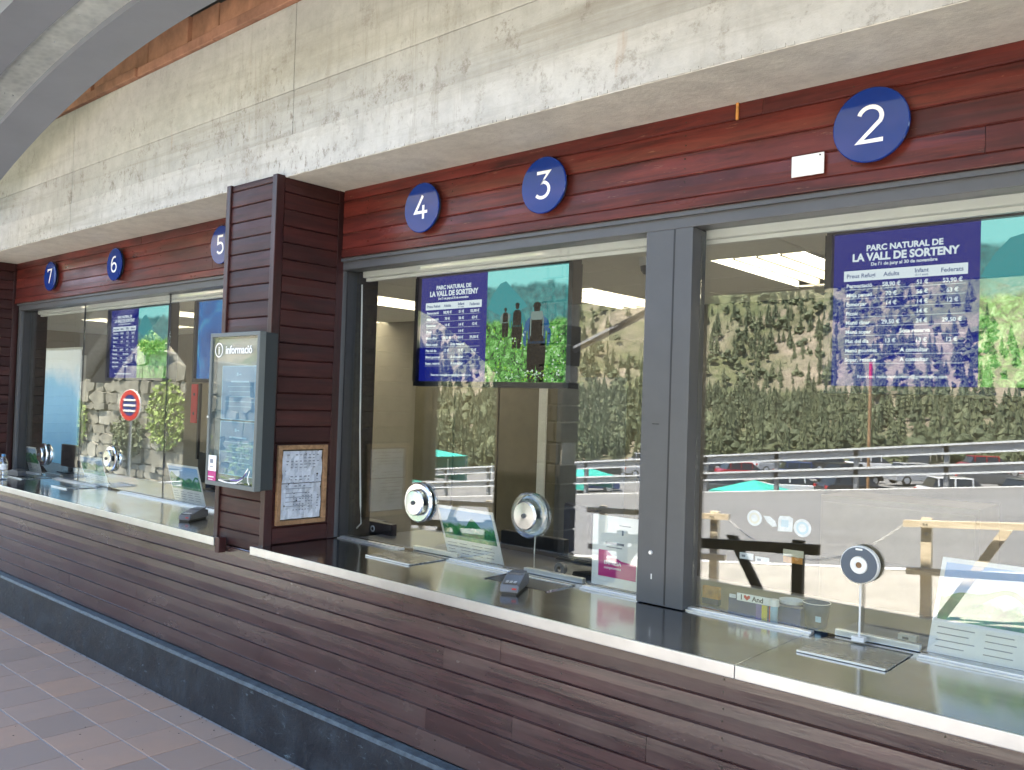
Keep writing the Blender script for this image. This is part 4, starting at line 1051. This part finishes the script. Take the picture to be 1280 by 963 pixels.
st = box('white_sticker', M_card, -4.118, -4.032, -.5962, -.595, 1.285, 1.365, ic); box('magenta_sticker', M_magenta, -4.118, -4.032, -.5962, -.595, 1.222, 1.2845, ic)
mb = MB().box(-4.09, -4.06, -.597, -.5965, 1.325, 1.345); mb.box(-4.09, -4.06, -.597, -.5965, 1.305, 1.309); mb.build('sticker_mark', M_greyink, ic)
mb = MB().box(-4.105, -4.05, -.597, -.5965, 1.252, 1.258); mb.box(-4.1, -4.06, -.597, -.5965, 1.24, 1.243); mb.build('sticker_line', M_card, ic)
mb = MB(); ribbon(mb, [(-.27, .0), (-.18, -.008), (-.1, -.002), (-.05, .02), (-.015, .06), (.0, .075)], .007, -.5955, 1, 1, -3.735, 1.245, .0006)
ribbon(mb, [(0, .06), (-.015, .03), (-.012, .005), (.0, -.008)], .006, -.5955, 1, 1, -3.72, 1.25, .0006); mb.build('white_swirl', M_white, ic)
mb = MB(); ribbon(mb, [(-.15, .0), (-.08, .004), (-.04, .02), (-.01, .045)], .008, -.5955, 1, 1, -3.74, 1.252, .0006); mb.build('lilac_swirl', M_purple, ic)
MB().lathe([(0, -.607), (.006, -.606), (.007, -.601)], (-4.118, 0, 1.56), 'Y', 12).build('lock', M_alu, ic)
# ================================================================== OAK FRAMED NOTICE on the pillar side
on = thing('oak_notice_frame', 'oak framed crumpled notice on the side of the boarded pillar', 'framed notice', (-3.73, -.28, 1.03))
X = -3.738
for (a, b, c, d) in ((-.435, -.137, 1.03, 1.052), (-.435, -.137, 1.41, 1.432), (-.435, -.412, 1.052, 1.41), (-.16, -.137, 1.052, 1.41)):
    box('frame_rail', M_oak, X, X+.018, a, b, c, d, on, bev=.002)
box('notice_backing', M_dark_shade_wood, X, X+.003, -.412, -.16, 1.052, 1.41, on)
def crumple(y0, y1, z0, z1):
    mb = MB(); n1, n2 = 10, 8
    for j in range(n2+1):
        for i in range(n1+1): mb.v.append((X+.0055+random.uniform(0, .0035)+.004*math.sin(i*1.7+j), y0+(y1-y0)*i/n1, z0+(z1-z0)*j/n2))
    for j in range(n2):
        for i in range(n1): a = j*(n1+1)+i; mb.face([a, a+1, a+n1+2, a+n1+1])
    return mb.build('crumpled_sheet', M_paper, on)
crumple(-.405, -.165, 1.24, 1.402); crumple(-.408, -.167, 1.058, 1.236)
mb = MB()
for k in range(70):
    y = -.385+.026*(k % 8)+random.uniform(-.002, .002); z = 1.385-.016*(k//8)-(.03 if k//8 > 4 else 0)
    if random.random() < .75: mb.box(X+.0145, X+.0152, y, y+random.uniform(.008, .018), z-.005, z)
for k in range(60):
    y = -.34+.018*(k % 9); z = 1.19-.014*(k//9)
    if random.random() < .7: mb.box(X+.0145, X+.0152, y, y+random.uniform(.006, .013), z-.005, z)
for k in range(5): mb.box(X+.0145, X+.0152, -.385, -.385+random.uniform(.08, .16), 1.21-.022*k, 1.213-.022*k)
o = mb.build('smudged_print', M_greyink, on); o['kind'] = 'stuff'

# ================================================================== OUTSIDE OBJECTS (seen in the reflections)
def barrier(xa, xb, y, za_, zb_, ground, mat, lab, legs=('L', 'R'), h=.055):
    t = thing('timber_barrier', lab, 'barrier', ((xa+xb)/2, y, ground), 'timber barriers outside the walkway')
    def zt(x): return za_+(zb_-za_)*(x-xa)/(xb-xa)
    def rail(a, b, dz, hh, nm, yo=0): 
        mb = MB().prism([(a, zt(a)+dz-hh), (b, zt(b)+dz-hh), (b, zt(b)+dz), (a, zt(a)+dz)], .045, 'Y', y+yo); mb.build(nm, mat, t)
    rail(xa, xb, 0, h, 'top_rail'); rail(xa+.03, xb-.03, -.385, h, 'lower_rail')
    for s, xx in (('L', xa+.17), ('R', xb-.17)):
        if s not in legs: continue
        k = 1 if s == 'L' else -1
        MB().prism([(xx-.04, ground), (xx+.04, ground), (xx+.035, zt(xx)+.018), (xx-.045, zt(xx)+.018)], .05, 'Y', y-.055).build('post', mat, t)
        o = MB().prism([(xx+k*.52, zt(xx)-.02), (xx+k*.60, zt(xx)-.02), (xx+k*.10, ground+.02), (xx+k*.02, ground+.02)], .04, 'Y', y-.1).build('brace', mat, t)
        for dx in (-.012, .014): MB().lathe([(0, .002), (.007, .002), (.007, -.006)], (xx+dx, y+.048, zt(xx)-.028), 'Y', 8).build('bolt', M_dgrey, t)
        MB().lathe([(0, .01), (.016, .01), (.016, -.006)], (xx, y+.002, zt(xx)-.11), 'Y', 10).build('washer', M_alu, t)
    return t
barrier(-2.277, .1, -4.62, .828, 1.03, -.03, M_light_wood, 'pale timber barrier at the right reflected in window 2', ('L', 'R'))
barrier(-5.49, -3.841, -4.62, .6, .703, -.36, M_light_wood, 'pale timber barrier reflected across the grey post')
barrier(-8.3, -6.3, -4.62, .42, .54, -.6, M_light_wood, 'pale timber barrier reflected behind the calendar card')
barrier(-4.3, -2.42, -3.22, .60, .745, -.15, M_dark_shade_wood, 'timber barrier with shade in its colour reflected in window 2', h=.075)
barrier(-7.1, -5.5, -3.22, .42, .54, -.45, M_dark_shade_wood, 'timber barrier with shade in its colour reflected behind the chrome disc', h=.065)
# chain
ch = thing('chain', 'thin chain slung between the two pale timber barriers', 'chain', (-2.9, -4.2, .45)); 
pa, pb = Vector((-3.85, -4.59, .66)), Vector((-2.27, -4.59, .80)); n_ = 52; pts = []
for i in range(n_+1):
    u = i/n_; p = pa.lerp(pb, u); p.z -= .34*4*u*(1-u); pts.append(p)
cmsh = MB()
for i in range(n_):
    d = (pts[i+1]-pts[i]); mid = (pts[i]+pts[i+1])/2; s_ = Vector((0, 1, 0)) if i % 2 else Vector((0, 0, 1)); q = d*.62; s_ = s_*.008
    cmsh.tube([mid-q, mid-q*.4+s_, mid+q*.4+s_, mid+q, mid+q*.4-s_, mid-q*.4-s_, mid-q], .0032, 5, False)
o = cmsh.build('chain_links', M_white, ch); o['kind'] = 'stuff'

# guardrail: W beams on posts
gr = thing('guardrail', 'double galvanised guardrail along the far side of the road', 'guardrail', (-10, -18.2, 0))
def wbeam(z_lo, z_hi):
    k = z_hi-z_lo
    prof = [(0, 0), (.05, .05*k/.3), (.06, .3*k), (.0, .42*k), (.0, .58*k), (.06, .7*k), (.05, .95*k), (0, k)]
    return prof
GX0, GX1 = -66, 6
M_guard_lip = simple('rolled guardrail edge with sun in colour', (.62, .63, .63), .5, .2, var=.05)  # sunlight on the edges is put into a brighter copy of the metal
for (dz0, dz1) in ((.29, .52), (.74, .98)):
    x = GX0
    while x < GX1:
        L = 4.0; za_, zb_ = zr(x, -18), zr(x+L, -18)
        def strip(nm, mat, y0, y1, a, b_):
            mb = MB()
            for (xx, zz) in ((x, za_), (x+L-.012, zb_)):
                for (yy, z_) in ((y0, a), (y1, a), (y1, b_), (y0, b_)): mb.v.append((xx, yy, zz+z_))
            for q in range(4): r = (q+1) % 4; mb.face([q, r, 4+r, 4+q])
            mb.face([3, 2, 1, 0]); mb.face([4, 5, 6, 7]); mb.build(nm, mat, gr)
        strip('rail_beam', M_guard, -18.12, -18.10, dz0+.04, dz1-.045)
        strip('rolled_edge', M_guard_lip, -18.12, -18.03, dz1-.045, dz1); strip('rolled_edge', M_guard_lip, -18.12, -18.03, dz0, dz0+.04)
        x += L
x = GX0+.5
while x < GX1: box('rail_post', M_guard, x-.05, x+.05, -18.2, -18.1, zr(x, -18)-.5, zr(x, -18)+.93, gr); x += 2.0

# cars
def car(loc, rz, col, lab, van=False):
    t = thing('parked_car', lab, 'car', loc, 'cars in the car park reflected in the glass', rz); W = dict(world=False)
    if van: low = [(-2.2, .3), (2.2, .3), (2.25, .75), (1.9, 1.0), (-2.25, 1.05), (-2.25, .5)]; cab = [(-2.2, 1.02), (1.75, .98), (1.1, 1.75), (-2.1, 1.8)]
    else: low = [(-2.1, .3), (2.1, .3), (2.15, .62), (1.95, .78), (1.0, .92), (-2.0, .95), (-2.15, .7)]; cab = [(-1.75, .94), (1.05, .91), (.35, 1.43), (-1.15, 1.47), (-1.5, 1.4)]
    o = MB().prism(low, 1.72, 'Y', -.86).build('body', col, t, **W); bevel(o, .06, 2)
    mb = MB(); b = 0; cz = [c_[1] for c_ in cab]; zm, zM = min(cz), max(cz)
    for s in (-1, 1):
        for (x, z) in cab: mb.v.append((x, s*(.8-.16*(z-zm)/(zM-zm)), z))
    n = len(cab); mb.face(list(range(n))); mb.face([n+i for i in reversed(range(n))])
    for i in range(n): j = (i+1) % n; mb.face([j, i, n+i, n+j])
    mb.build('cabin_glass', M_carglass, t, **W)
    rx0, rx1 = min(x for x, z in cab if z > zm+.4*(zM-zm))+.0, max(x for x, z in cab if z > zm+.4*(zM-zm))
    o = MB().box(rx0, rx1, -.66, .66, zM-.05, zM+.02).build('roof', col, t, **W); bevel(o, .03, 1)
    for xp in (rx0+.1, (rx0+rx1)/2, rx1-.05):
        for s in (-1, 1): MB().prism([(xp-.05, zm), (xp+.05, zm), (xp+.02, zM), (xp-.05, zM)], .05, 'Y', s*.74-.025).build('window_pillar', col, t, **W)
    for sx_ in (-1.35, 1.35):
        for s in (-1, 1):
            MB().lathe([(.1, -.1), (.3, -.1), (.33, -.06), (.33, .06), (.3, .1), (.1, .1)], (sx_, s*.78, .33), 'Y', 18).build('wheel', M_tyre, t, **W)
            MB().lathe([(0, .11), (.2, .105), (.22, .09)] if s > 0 else [(0, -.11), (.2, -.105), (.22, -.09)], (sx_, s*.78, .33), 'Y', 12).build('hub', M_alu, t, **W)
    for s in (-1, 1):
        MB().box(2.02, 2.16, s*.6-.15, s*.6+.15, .6, .72).build('headlight', M_lamp_white, t, **W); MB().box(-2.16, -2.05, s*.65-.12, s*.65+.12, .68, .85).build('tail_light', M_lamp_red, t, **W)
    return t
PW, PS, PR, PK, PB, PN = paint('white car paint', (.7, .7, .7)), paint('silver car paint', (.4, .41, .42)), paint('red car paint', (.35, .01, .015)), paint('black car paint', (.02, .02, .022)), paint('blue car paint', (.03, .06, .2)), paint('navy grey car paint', (.06, .07, .1))
PG, PC = paint('graphite car paint', (.09, .095, .1)), paint('champagne car paint', (.3, .27, .22))
cars = [(-12.3, -47, PW, -35, 'white car with the nearest roof, reflected right of the ring microphone', 0), (-18.2, -48, PK, -50, 'black estate reflected just left of the white roof', 0), (-21.3, -47, PW, -40, 'white car reflected above the ring microphone', 0), (-25.0, -46, PG, -30, 'graphite car reflected beside the turquoise tent top', 0), (-29.6, -48, PW, -60, 'white hatchback reflected close to the right of the grey post', 0),
 (-8.6, -47, PG, -50, 'dark grey car reflected at the right edge under the rails', 0), (-36.5, -47, PB, -40, 'dark blue car reflected just left of the grey post', 0), (-40.2, -50, PR, -30, 'red car reflected beside the brown pier', 0), (-47, -52, PW, -40, 'white car reflected above the calendar card', 0), (-51, -58, PR, -60, 'dark red car reflected above the left chrome disc', 0), (-44, -60, PK, -35, 'black car reflected between the rails of the centre bay', 0),
 (-32.6, -69, PS, -55, 'silver estate between the two rails, right of the grey post', 0), (-37.6, -70, PN, -50, 'navy grey car between the rails beside the silver estate', 0), (-28.4, -71, PK, -40, 'black hatchback between the rails behind the pole', 0), (-24.6, -70, PW, -45, 'white car between the rails right of the pole', 0), (-20.4, -69, PC, 90, 'champagne van between the rails above the ring microphone', 1), (-16.0, -70, PR, -35, 'red car between the rails towards the right edge', 0), (-11.8, -69, PW, -50, 'white car between the rails at the right edge', 0), (-42.4, -72, PW, -45, 'white car between the rails seen against the grey post', 0), (-48, -73, PS, -40, 'silver car between the rails in the centre bay', 0), (-8.0, -71, PN, -35, 'navy grey car beyond the right edge of the reflection', 0)]
for k_, (x_, y_, m_, nm_) in enumerate([(-35.2, -60, PG, 'graphite'), (-30.5, -59, PR, 'maroon red'), (-26.2, -60, PB, 'royal blue'), (-22.4, -59, PK, 'jet black'), (-18.2, -60, PS, 'silver'), (-13.8, -59, PG, 'graphite'), (-9.6, -60, PK, 'jet black'), (-40.5, -61, PS, 'silver')]):
    cars.append((x_, y_, m_, -60+12*(k_ % 3), nm_+' car in the middle row of the reflected car park, number '+['one', 'two', 'three', 'four', 'five', 'six', 'seven', 'eight'][k_]+' from the grey post' if False else nm_+' car in the middle row, '+['just right of the grey post', 'behind the white hatchback', 'behind the turquoise tent top', 'left of the pole', 'right of the pole', 'above the white nearest roof', 'at the right edge', 'hidden by the grey post'][k_], 0))
for (x, y, m_, a, lab, v_) in cars: car((x, y, lot(x, y)+.05), math.radians(a), m_, lab, v_)
# market tents
def tent(x, y, w_, zt, lab):
    t = thing('market_tent', lab, 'tent', (x, y, lot(x, y)), 'turquoise tents reflected behind the guardrail'); z0 = lot(x, y)
    for sx_ in (-1, 1):
        for sy_ in (-1, 1): MB().tube([(x+sx_*w_/2*.96, y+sy_*w_/2*.96, z0), (x+sx_*w_/2*.96, y+sy_*w_/2*.96, zt-.6)], .03, 8).build('tent_pole', M_alu, t)
    mb = MB(); h = w_/2; mb.v = [(x-h, y-h, zt-.6), (x+h, y-h, zt-.6), (x+h, y+h, zt-.6), (x-h, y+h, zt-.6), (x, y, zt)]
    for q in ((0, 1, 4), (1, 2, 4), (2, 3, 4), (3, 0, 4), (3, 2, 1, 0)): mb.face(list(q))
    mb.build('tent_roof', M_teal, t)
    for (a, b, c, d) in ((x-h, x+h, y-h, y-h+.02), (x-h, x-h+.02, y-h+.02, y+h-.02), (x-h, x+h, y+h-.02, y+h)): box('tent_wall', M_teal, a, b, c, d, z0+.6, zt-.61, t)
tent(-51.6, -45, 5.0, -2.1, 'turquoise tent with a pointed roof reflected in window 4')
tent(-35.0, -44, 3.2, -2.35, 'turquoise tent reflected beside the brown pier')
tent(-22.3, -43.5, 3.6, -2.25, 'turquoise tent top reflected right of the grey post')
# marker pole
t = thing('marker_pole', 'wooden pole with a red tip beside the road', 'pole', (-7.7, -19.5, -1))
MB().tube([(-7.68, -19.5, -1), (-7.68, -19.5, 2.6)], .04, 10).build('pole_shaft', M_oak, t); MB().tube([(-7.68, -19.5, 2.6), (-7.68, -19.5, 3.02)], .042, 10).build('red_tip', M_red, t)
# no parking sign
t = thing('no_parking_sign', 'round red and blue no parking sign reflected in window 6', 'road sign', (-16.0, -4.5, -1.6))
c = (-16.03, -4.5, 1.41)
RZ = Matrix.Translation(c) @ Matrix.Rotation(math.radians(-12), 4, 'Z') @ Matrix.Translation((-c[0], -c[1], -c[2]))
def rot_obj(o, off): 
    for v in o.data.vertices:
        p = Vector(v.co)+Vector(off); v.co = (RZ @ p)-Vector(off)
off = t['_o']
for nm, prof, m_ in (('sign_plate', [(0, .03), (.30, .03), (.30, .01), (0, .01)], M_card), ('red_ring', [(.2, .036), (.285, .036), (.285, .031), (.2, .031)], M_red), ('blue_face', [(0, .034), (.2, .034), (.2, .031)], M_scr_ink)):
    o = MB().lathe(prof, c, 'Y', 36).build(nm, M_blue if nm == 'blue_face' else m_, t); rot_obj(o, off)
mbx = MB()
for z in (1.31, 1.41, 1.51): mbx.box(c[0]-.17, c[0]+.17, c[1]+.037, c[1]+.04, z-.02, z+.02)
o = mbx.build('white_bars', M_card, t); rot_obj(o, off)
MB().tube([(c[0], c[1], -1.8), (c[0], c[1], 1.68)], .03, 8).build('post', M_alu, t)
t = thing('display_board', 'tall lit display board, white above and sky blue below, behind the far left window', 'display board', (-9.9, .9, .02))
MBn = Mat('blue sky banner print', (.3, .6, .8), .5); v = MBn.coord(); sp_ = N(MBn.nt, 'ShaderNodeSeparateXYZ'); MBn.L(v, sp_.inputs[0])
nz = MBn.noise(v, 1.6, 4, .6); ma = N(MBn.nt, 'ShaderNodeMath', operation='MULTIPLY_ADD'); ma.inputs[1].default_value = .8; MBn.L(nz, ma.inputs[0]); MBn.L(sp_.outputs[2], ma.inputs[2])
mr = N(MBn.nt, 'ShaderNodeMapRange'); mr.inputs[1].default_value = .5; mr.inputs[2].default_value = 3.0; MBn.b.inputs['Emission Strength'].default_value = .5/EXPK; MBn.L(ma.outputs[0], mr.inputs[0])
_c = (MBn.ramp(mr.outputs[0], [(0, (.1, .38, .5)), (.35, (.1, .35, .62)), (.62, (.25, .55, .8)), (.72, (.8, .85, .88)), (1, (.8, .85, .9))])); MBn.base(_c); MBn.L(_c, MBn.b.inputs['Emission Color'])
o = box('lit_sheet', MBn.m, -10.4, -9.45, .9, .91, .45, 2.1, t); box('board_back', M_alu, -10.42, -9.43, .911, .95, .43, 2.04, t)
box('board_top_rail', M_white, -10.42, -9.43, .885, .91, 2.101, 2.125, t); box('board_foot', M_alu, -10.3, -9.5, .8, 1.1, .02, .04, t); box('board_leg', M_alu, -9.95, -9.85, .92, .96, .04, .43, t)
# stone retaining wall
sw = thing('stone_wall', 'high wall of rough granite blocks reflected in windows 6 and 7', 'wall', (-50, -20.5, -4))
def wall_top(x): return 3.6+(-x-42)*.075+.25*math.sin(x*.6)
mb = MB(); mb.v = []
mb.prism([(-78, -9), (-30, -6), (-30, 2.2), (-36, 3.0), (-42, wall_top(-42)-.1), (-60, wall_top(-60)-.1), (-78, wall_top(-78)-.1)], 1.0, 'Y', -21.6); mb.build('wall_core', M_mortar, sw)
rs = random.Random(11); z = -4.6
while z < 6.2:
    h = rs.uniform(.35, 1.0); x = -68
    while x < -31:
        L = rs.uniform(.45, 1.9)*(.7+h*.6)
        if z+h < (wall_top(x) if x < -40 else 2.6+(-x-31)*.1)+rs.uniform(-.3, .4):
            n_ = rs.choice([4, 4, 5, 5, 6]); cx_, cz_ = x+L/2, z+h/2; pts_ = []
            for k in range(n_):
                a_ = 2*PI*(k+.5)/n_+rs.uniform(-.12, .12); e_ = (abs(math.cos(a_))**3+abs(math.sin(a_))**3)**(-1/3)
                pts_.append((cx_+L*.57*e_*math.cos(a_)*rs.uniform(.88, 1.1), cz_+h*.57*e_*math.sin(a_)*rs.uniform(.88, 1.1)))
            o = MB().prism(pts_, .5+rs.uniform(-.1, .16), 'Y', -20.8).build('stone', rs.choice([M_stone, M_stone, M_stone2]), sw)
        x += L
    z += h*.97

# ---- foliage
def cone_tree_mesh(kind):
    mb = MB(); rs = random.Random(kind*17+3); tiers = 8
    for k in range(tiers):
        u = k/tiers; zb = .10+.80*u; rr = .20*(1-u*.9)*rs.uniform(.8, 1.2); zt = zb+.20*(1-.5*u); n = 12; b = len(mb.v)
        ox, oy = rs.uniform(-.02, .02), rs.uniform(-.02, .02)
        for i in range(n):
            a = 2*PI*i/n+rs.uniform(-.2, .2); r = rr*(rs.uniform(.9, 1.25) if i % 2 else rs.uniform(.35, .6)); mb.v.append((ox+r*math.cos(a), oy+r*math.sin(a), zb+rs.uniform(-.03, .03)-(.02 if i % 2 else 0)))
        mb.v.append((ox*.5, oy*.5, min(1.0, zt)))
        for i in range(n): mb.face([b+i, b+(i+1) % n, b+n])
    return mb
def round_tree_mesh(kind):
    mb = MB(); rs = random.Random(kind*31+5)
    for k in range(9):
        c_ = Vector((rs.uniform(-.2, .2), rs.uniform(-.2, .2), rs.uniform(.25, .75))); r_ = rs.uniform(.13, .24); b = len(mb.v); n = 7
        for (zz, rr) in ((-.8, .5), (0, 1), (.75, .6)):
            for i in range(n): a = 2*PI*i/n+rs.uniform(-.3, .3); q = rr*r_*rs.uniform(.7, 1.3); mb.v.append((c_.x+q*math.cos(a), c_.y+q*math.sin(a), c_.z+zz*r_+rs.uniform(-.03, .03)))
        mb.v.append((c_.x, c_.y, c_.z+r_*1.1))
        for lay in range(2):
            for i in range(n): j = (i+1) % n; mb.face([b+lay*n+i, b+lay*n+j, b+lay*n+n+j, b+lay*n+n+i])
        for i in range(n): mb.face([b+2*n+i, b+2*n+(i+1) % n, b+3*n])
    return mb
trees = [cone_tree_mesh(0), cone_tree_mesh(1), round_tree_mesh(2)]
def me_of(mb, nm, mat):
    me = bpy.data.meshes.new(nm); me.from_pydata(mb.v, [], mb.f); me.materials.append(mat); return me
crown_me = [me_of(trees[0], 'crown', M_pine), me_of(trees[1], 'crown', M_pine2), me_of(trees[2], 'crown', M_pine)]
trunk_me = me_of(MB().tube([(0, 0, -.12), (0, 0, .3), (0, 0, .8)], [.025, .018, .005], 6), 'trunk', M_bark)
rs = random.Random(5); pos = []
from mathutils import noise as mn
tries = 0
while len(pos) < 10500 and tries < 90000:
    tries += 1
    az = rs.uniform(math.radians(6), math.radians(75)); d = math.sqrt(rs.uniform(66**2, 350**2))
    x = -d*math.sin(az); y = -d*math.cos(az)
    if y > -86 and not (x < -60 and y < -24): continue
    if y > -86 and rs.random() < .3: continue
    dens = mn.noise(Vector((x*.02, y*.02, 9)))+.5*mn.noise(Vector((x*.07, y*.07, 2)))
    if -y > 150 and dens < rs.uniform(-.55, .4): continue
    if -y > 110 and dens < -.35: continue
    if d > 300 and rs.random() < .3: continue
    pos.append((d, x, y))
pos.sort(); stuff = [MB(), MB()]
for k, (d, x, y) in enumerate(pos):
    s = rs.uniform(2.6, 6.0)*(.6 if k % 3 == 2 else 1)*(1.0 if d > 90 else .8); z = hz(x, y)-.2; w_ = rs.uniform(.75, 1.25); a = rs.uniform(0, 6.28)
    if k < 260:
        t = thing('conifer_tree', 'dark conifer on the reflected mountainside', 'tree', (x, y, z), 'conifers on the mountainside across the road', a); t.scale = (s*w_, s*w_, s)
        link('crown', crown_me[k % 3], t); link('trunk', trunk_me, t)
    else:
        m_ = stuff[k % 2]; src = trees[k % 3]; b = len(m_.v); ca, sa = math.cos(a)*s*w_, math.sin(a)*s*w_
        m_.v += [(x+v[0]*ca-v[1]*sa, y+v[0]*sa+v[1]*ca, z+v[2]*s) for v in src.v]
        m_.f += [[b+i for i in f] for f in src.f]; m_.mi += [0]*len(src.f)
for i_, m_ in enumerate(stuff):
    me = me_of(m_, 'conifer_forest', (M_pine, M_pine2)[i_]); o = link('conifer_forest', me)
    tag(o, ['distant dark conifer forest on the mountainside', 'distant pale conifer forest on the mountainside'][i_], 'forest', kind='stuff')
def bush(x, y, z, r, h, n, mat, lab):
    t = thing('leafy_shrub', lab, 'shrub', (x, y, z)); mb = MB(); q = random.Random(int(x*100))
    for k in range(n):
        a = q.uniform(0, 6.28); u = q.random()**.5; zz = q.random(); rr = r*u*(1-.45*zz); px_, py_, pz = x+rr*math.cos(a), y+rr*math.sin(a), z+.1+zz*h
        s_ = q.uniform(.04, .11); d1 = Vector((q.uniform(-1, 1), q.uniform(-1, 1), q.uniform(-.3, 1))).normalized()*s_; d2 = Vector((q.uniform(-1, 1), q.uniform(-1, 1), q.uniform(-1, 1))).normalized()*s_*.5
        p = Vector((px_, py_, pz)); b = len(mb.v); mb.v += [tuple(p), tuple(p+d1*.5+d2), tuple(p+d1), tuple(p+d1*.5-d2)]; mb.face([b, b+1, b+2, b+3])
    o = mb.build('foliage', mat, t)
    st = MB()
    for k in range(5): st.tube([(x, y, z-.2), (x+q.uniform(-r, r)*.6, y+q.uniform(-r, r)*.6, z+h*.8)], [.03, .008], 5)
    st.build('stems', M_bark, t)
bush(-16.4, -7.0, -1.5, .9, 2.2, 1500, M_bush, 'yellow green shrub below the no parking sign')
bush(-15.0, -7.6, -1.3, .8, 1.9, 1200, M_bush, 'bright shrub right of the no parking sign')
bush(-18.6, -7.4, -1.8, .7, 1.5, 900, M_pine2, 'dull green shrub left of the no parking sign')
for (x_, z_, r_, h_, m_, lab) in ((-58, -2.0, 2.4, 3.2, M_bush, 'large climbing shrub at the foot of the stone wall, left part'), (-50, -2.2, 2.0, 2.6, M_pine2, 'dull green climber on the stone wall behind the sign'), (-45.5, -1.5, 2.2, 3.8, M_bush, 'tall bright climber on the right part of the stone wall'), (-54, 4.2, 2.0, 1.4, M_pine2, 'dull green shrub growing on top of the stone wall'), (-47.5, 3.9, 1.6, 1.2, M_bush, 'bright shrub growing on top of the stone wall')):
    t = thing('wall_climber', lab, 'shrub', (x_, -19.9, z_)); mb = MB(); q = random.Random(int(-x_*10))
    for k in range(900):
        a = q.uniform(0, 6.28); u = q.random()**.6; p = Vector((x_+r_*u*math.cos(a), -20.05+q.uniform(-.1, .5)*(1-u), z_+h_*.5+h_*.5*u*math.sin(a)))
        s_ = q.uniform(.1, .28); d1 = Vector((q.uniform(-1, 1), q.uniform(-.4, .6), q.uniform(-1, 1))).normalized()*s_; d2 = Vector((q.uniform(-1, 1), q.uniform(-.5, 1), q.uniform(-1, 1))).normalized()*s_*.6
        b = len(mb.v); mb.v += [tuple(p), tuple(p+d1*.5+d2), tuple(p+d1), tuple(p+d1*.5-d2)]; mb.face([b, b+1, b+2, b+3])
    mb.build('foliage', m_, t)
bush(-21.5, -7.4, -2.1, .6, 1.1, 700, M_bush, 'low shrub at the foot of the blue banner')

SUB = {'digit': ['disc_face'], 'screw': ['plate_panel'], 'hub': ['wheel'], 'bolt': ['post'], 'washer': ['post'], 'keypad': ['body'], 'red_slot': ['body'], 'white_lettering': ['blue_panel', 'magenta_block'],
 'dark_lettering': ['blue_panel'], 'header_bar': ['blue_panel'], 'table_rules': ['blue_panel'], 'mountain': ['picture_panel'], 'hiker_legs': ['picture_panel'], 'hiker_torso': ['picture_panel'], 'hiker_arm': ['picture_panel'],
 'hiker_pack': ['picture_panel'], 'hiker_head': ['picture_panel'], 'hiker_hat': ['picture_panel'], 'pack_top': ['picture_panel'], 'pack_strap': ['picture_panel'], 'bracket_bolt': ['hanging_bracket'], 'window_pillar': ['cabin_glass'],
 'headlight': ['body'], 'tail_light': ['body'], 'pull': ['cabinet_door'], 'knob': ['front_plate'], 'microphone_hole': ['white_centre'], 'sheet_print': ['printed_sheet'], 'sticker_mark': ['white_sticker'], 'sticker_line': ['magenta_sticker'],
 'lock': ['door_rim'], 'smudged_print': ['crumpled_sheet'], 'cap_bolt': ['mullion'], 'scuff_mark': ['mullion'], 'latch_slot': ['mullion'], 'mullion_groove': ['mullion'], 'tube': ['tray'], 'louvre': ['tray'], 'key': ['base'],
 'red_heart': ['white_header'], 'black_lettering': ['white_header'], 'navy_band': ['cup_wall'], 'orange_band': ['cup_wall'], 'lilac_band': ['cup_wall'], 'rolled_rim': ['cup_wall'], 'pale_print': ['cup_wall'], 'cap': ['bottle_body', 'bottle_wall'], 'label_band': ['bottle_wall'],
 'picture': ['card'], 'small_print': ['card'], 'green_ribbon': ['card'], 'red_ring': ['sign_plate'], 'blue_face': ['sign_plate'], 'white_bars': ['sign_plate'], 'worn_top_edge': ['base_block'], 'print_lines': ['sheet'], 'door_panel': ['door_leaf'],
 'logo_ring': ['door_glass'], 'food_print': ['sticker_sheet'], 'printed_square': ['sticker_sheet'], 'printed_ring': ['sticker_disc'], 'label_print': ['label_sheet'], 'castor': ['leg'], 'rubber_foot': ['body']}
def mid(o):
    v = list(o.data.vertices); return sum((Vector(p.co) for p in v[::max(1, len(v)//20)]), Vector())/max(1, len(v[::max(1, len(v)//20)]))
byp = {}
for o in bpy.data.objects:
    if o.parent is not None and o.parent.parent is None: byp.setdefault(o.parent.name, []).append(o)
for pn, L in byp.items():
    P_ = {}
    for o in L: P_.setdefault(o.name.split('.')[0], []).append(o)
    for nm, tg in SUB.items():
        for o in P_.get(nm, []):
            cands = [q for g in tg for q in P_.get(g, []) if q is not o and q.location.length < 1e-6]
            if not cands: continue
            q = cands[0] if len(cands) == 1 else min(cands, key=lambda q_: (mid(q_)-mid(o)).length)
            o.parent = q
for o in bpy.data.objects:
    if '_o' in o.keys(): del o['_o']
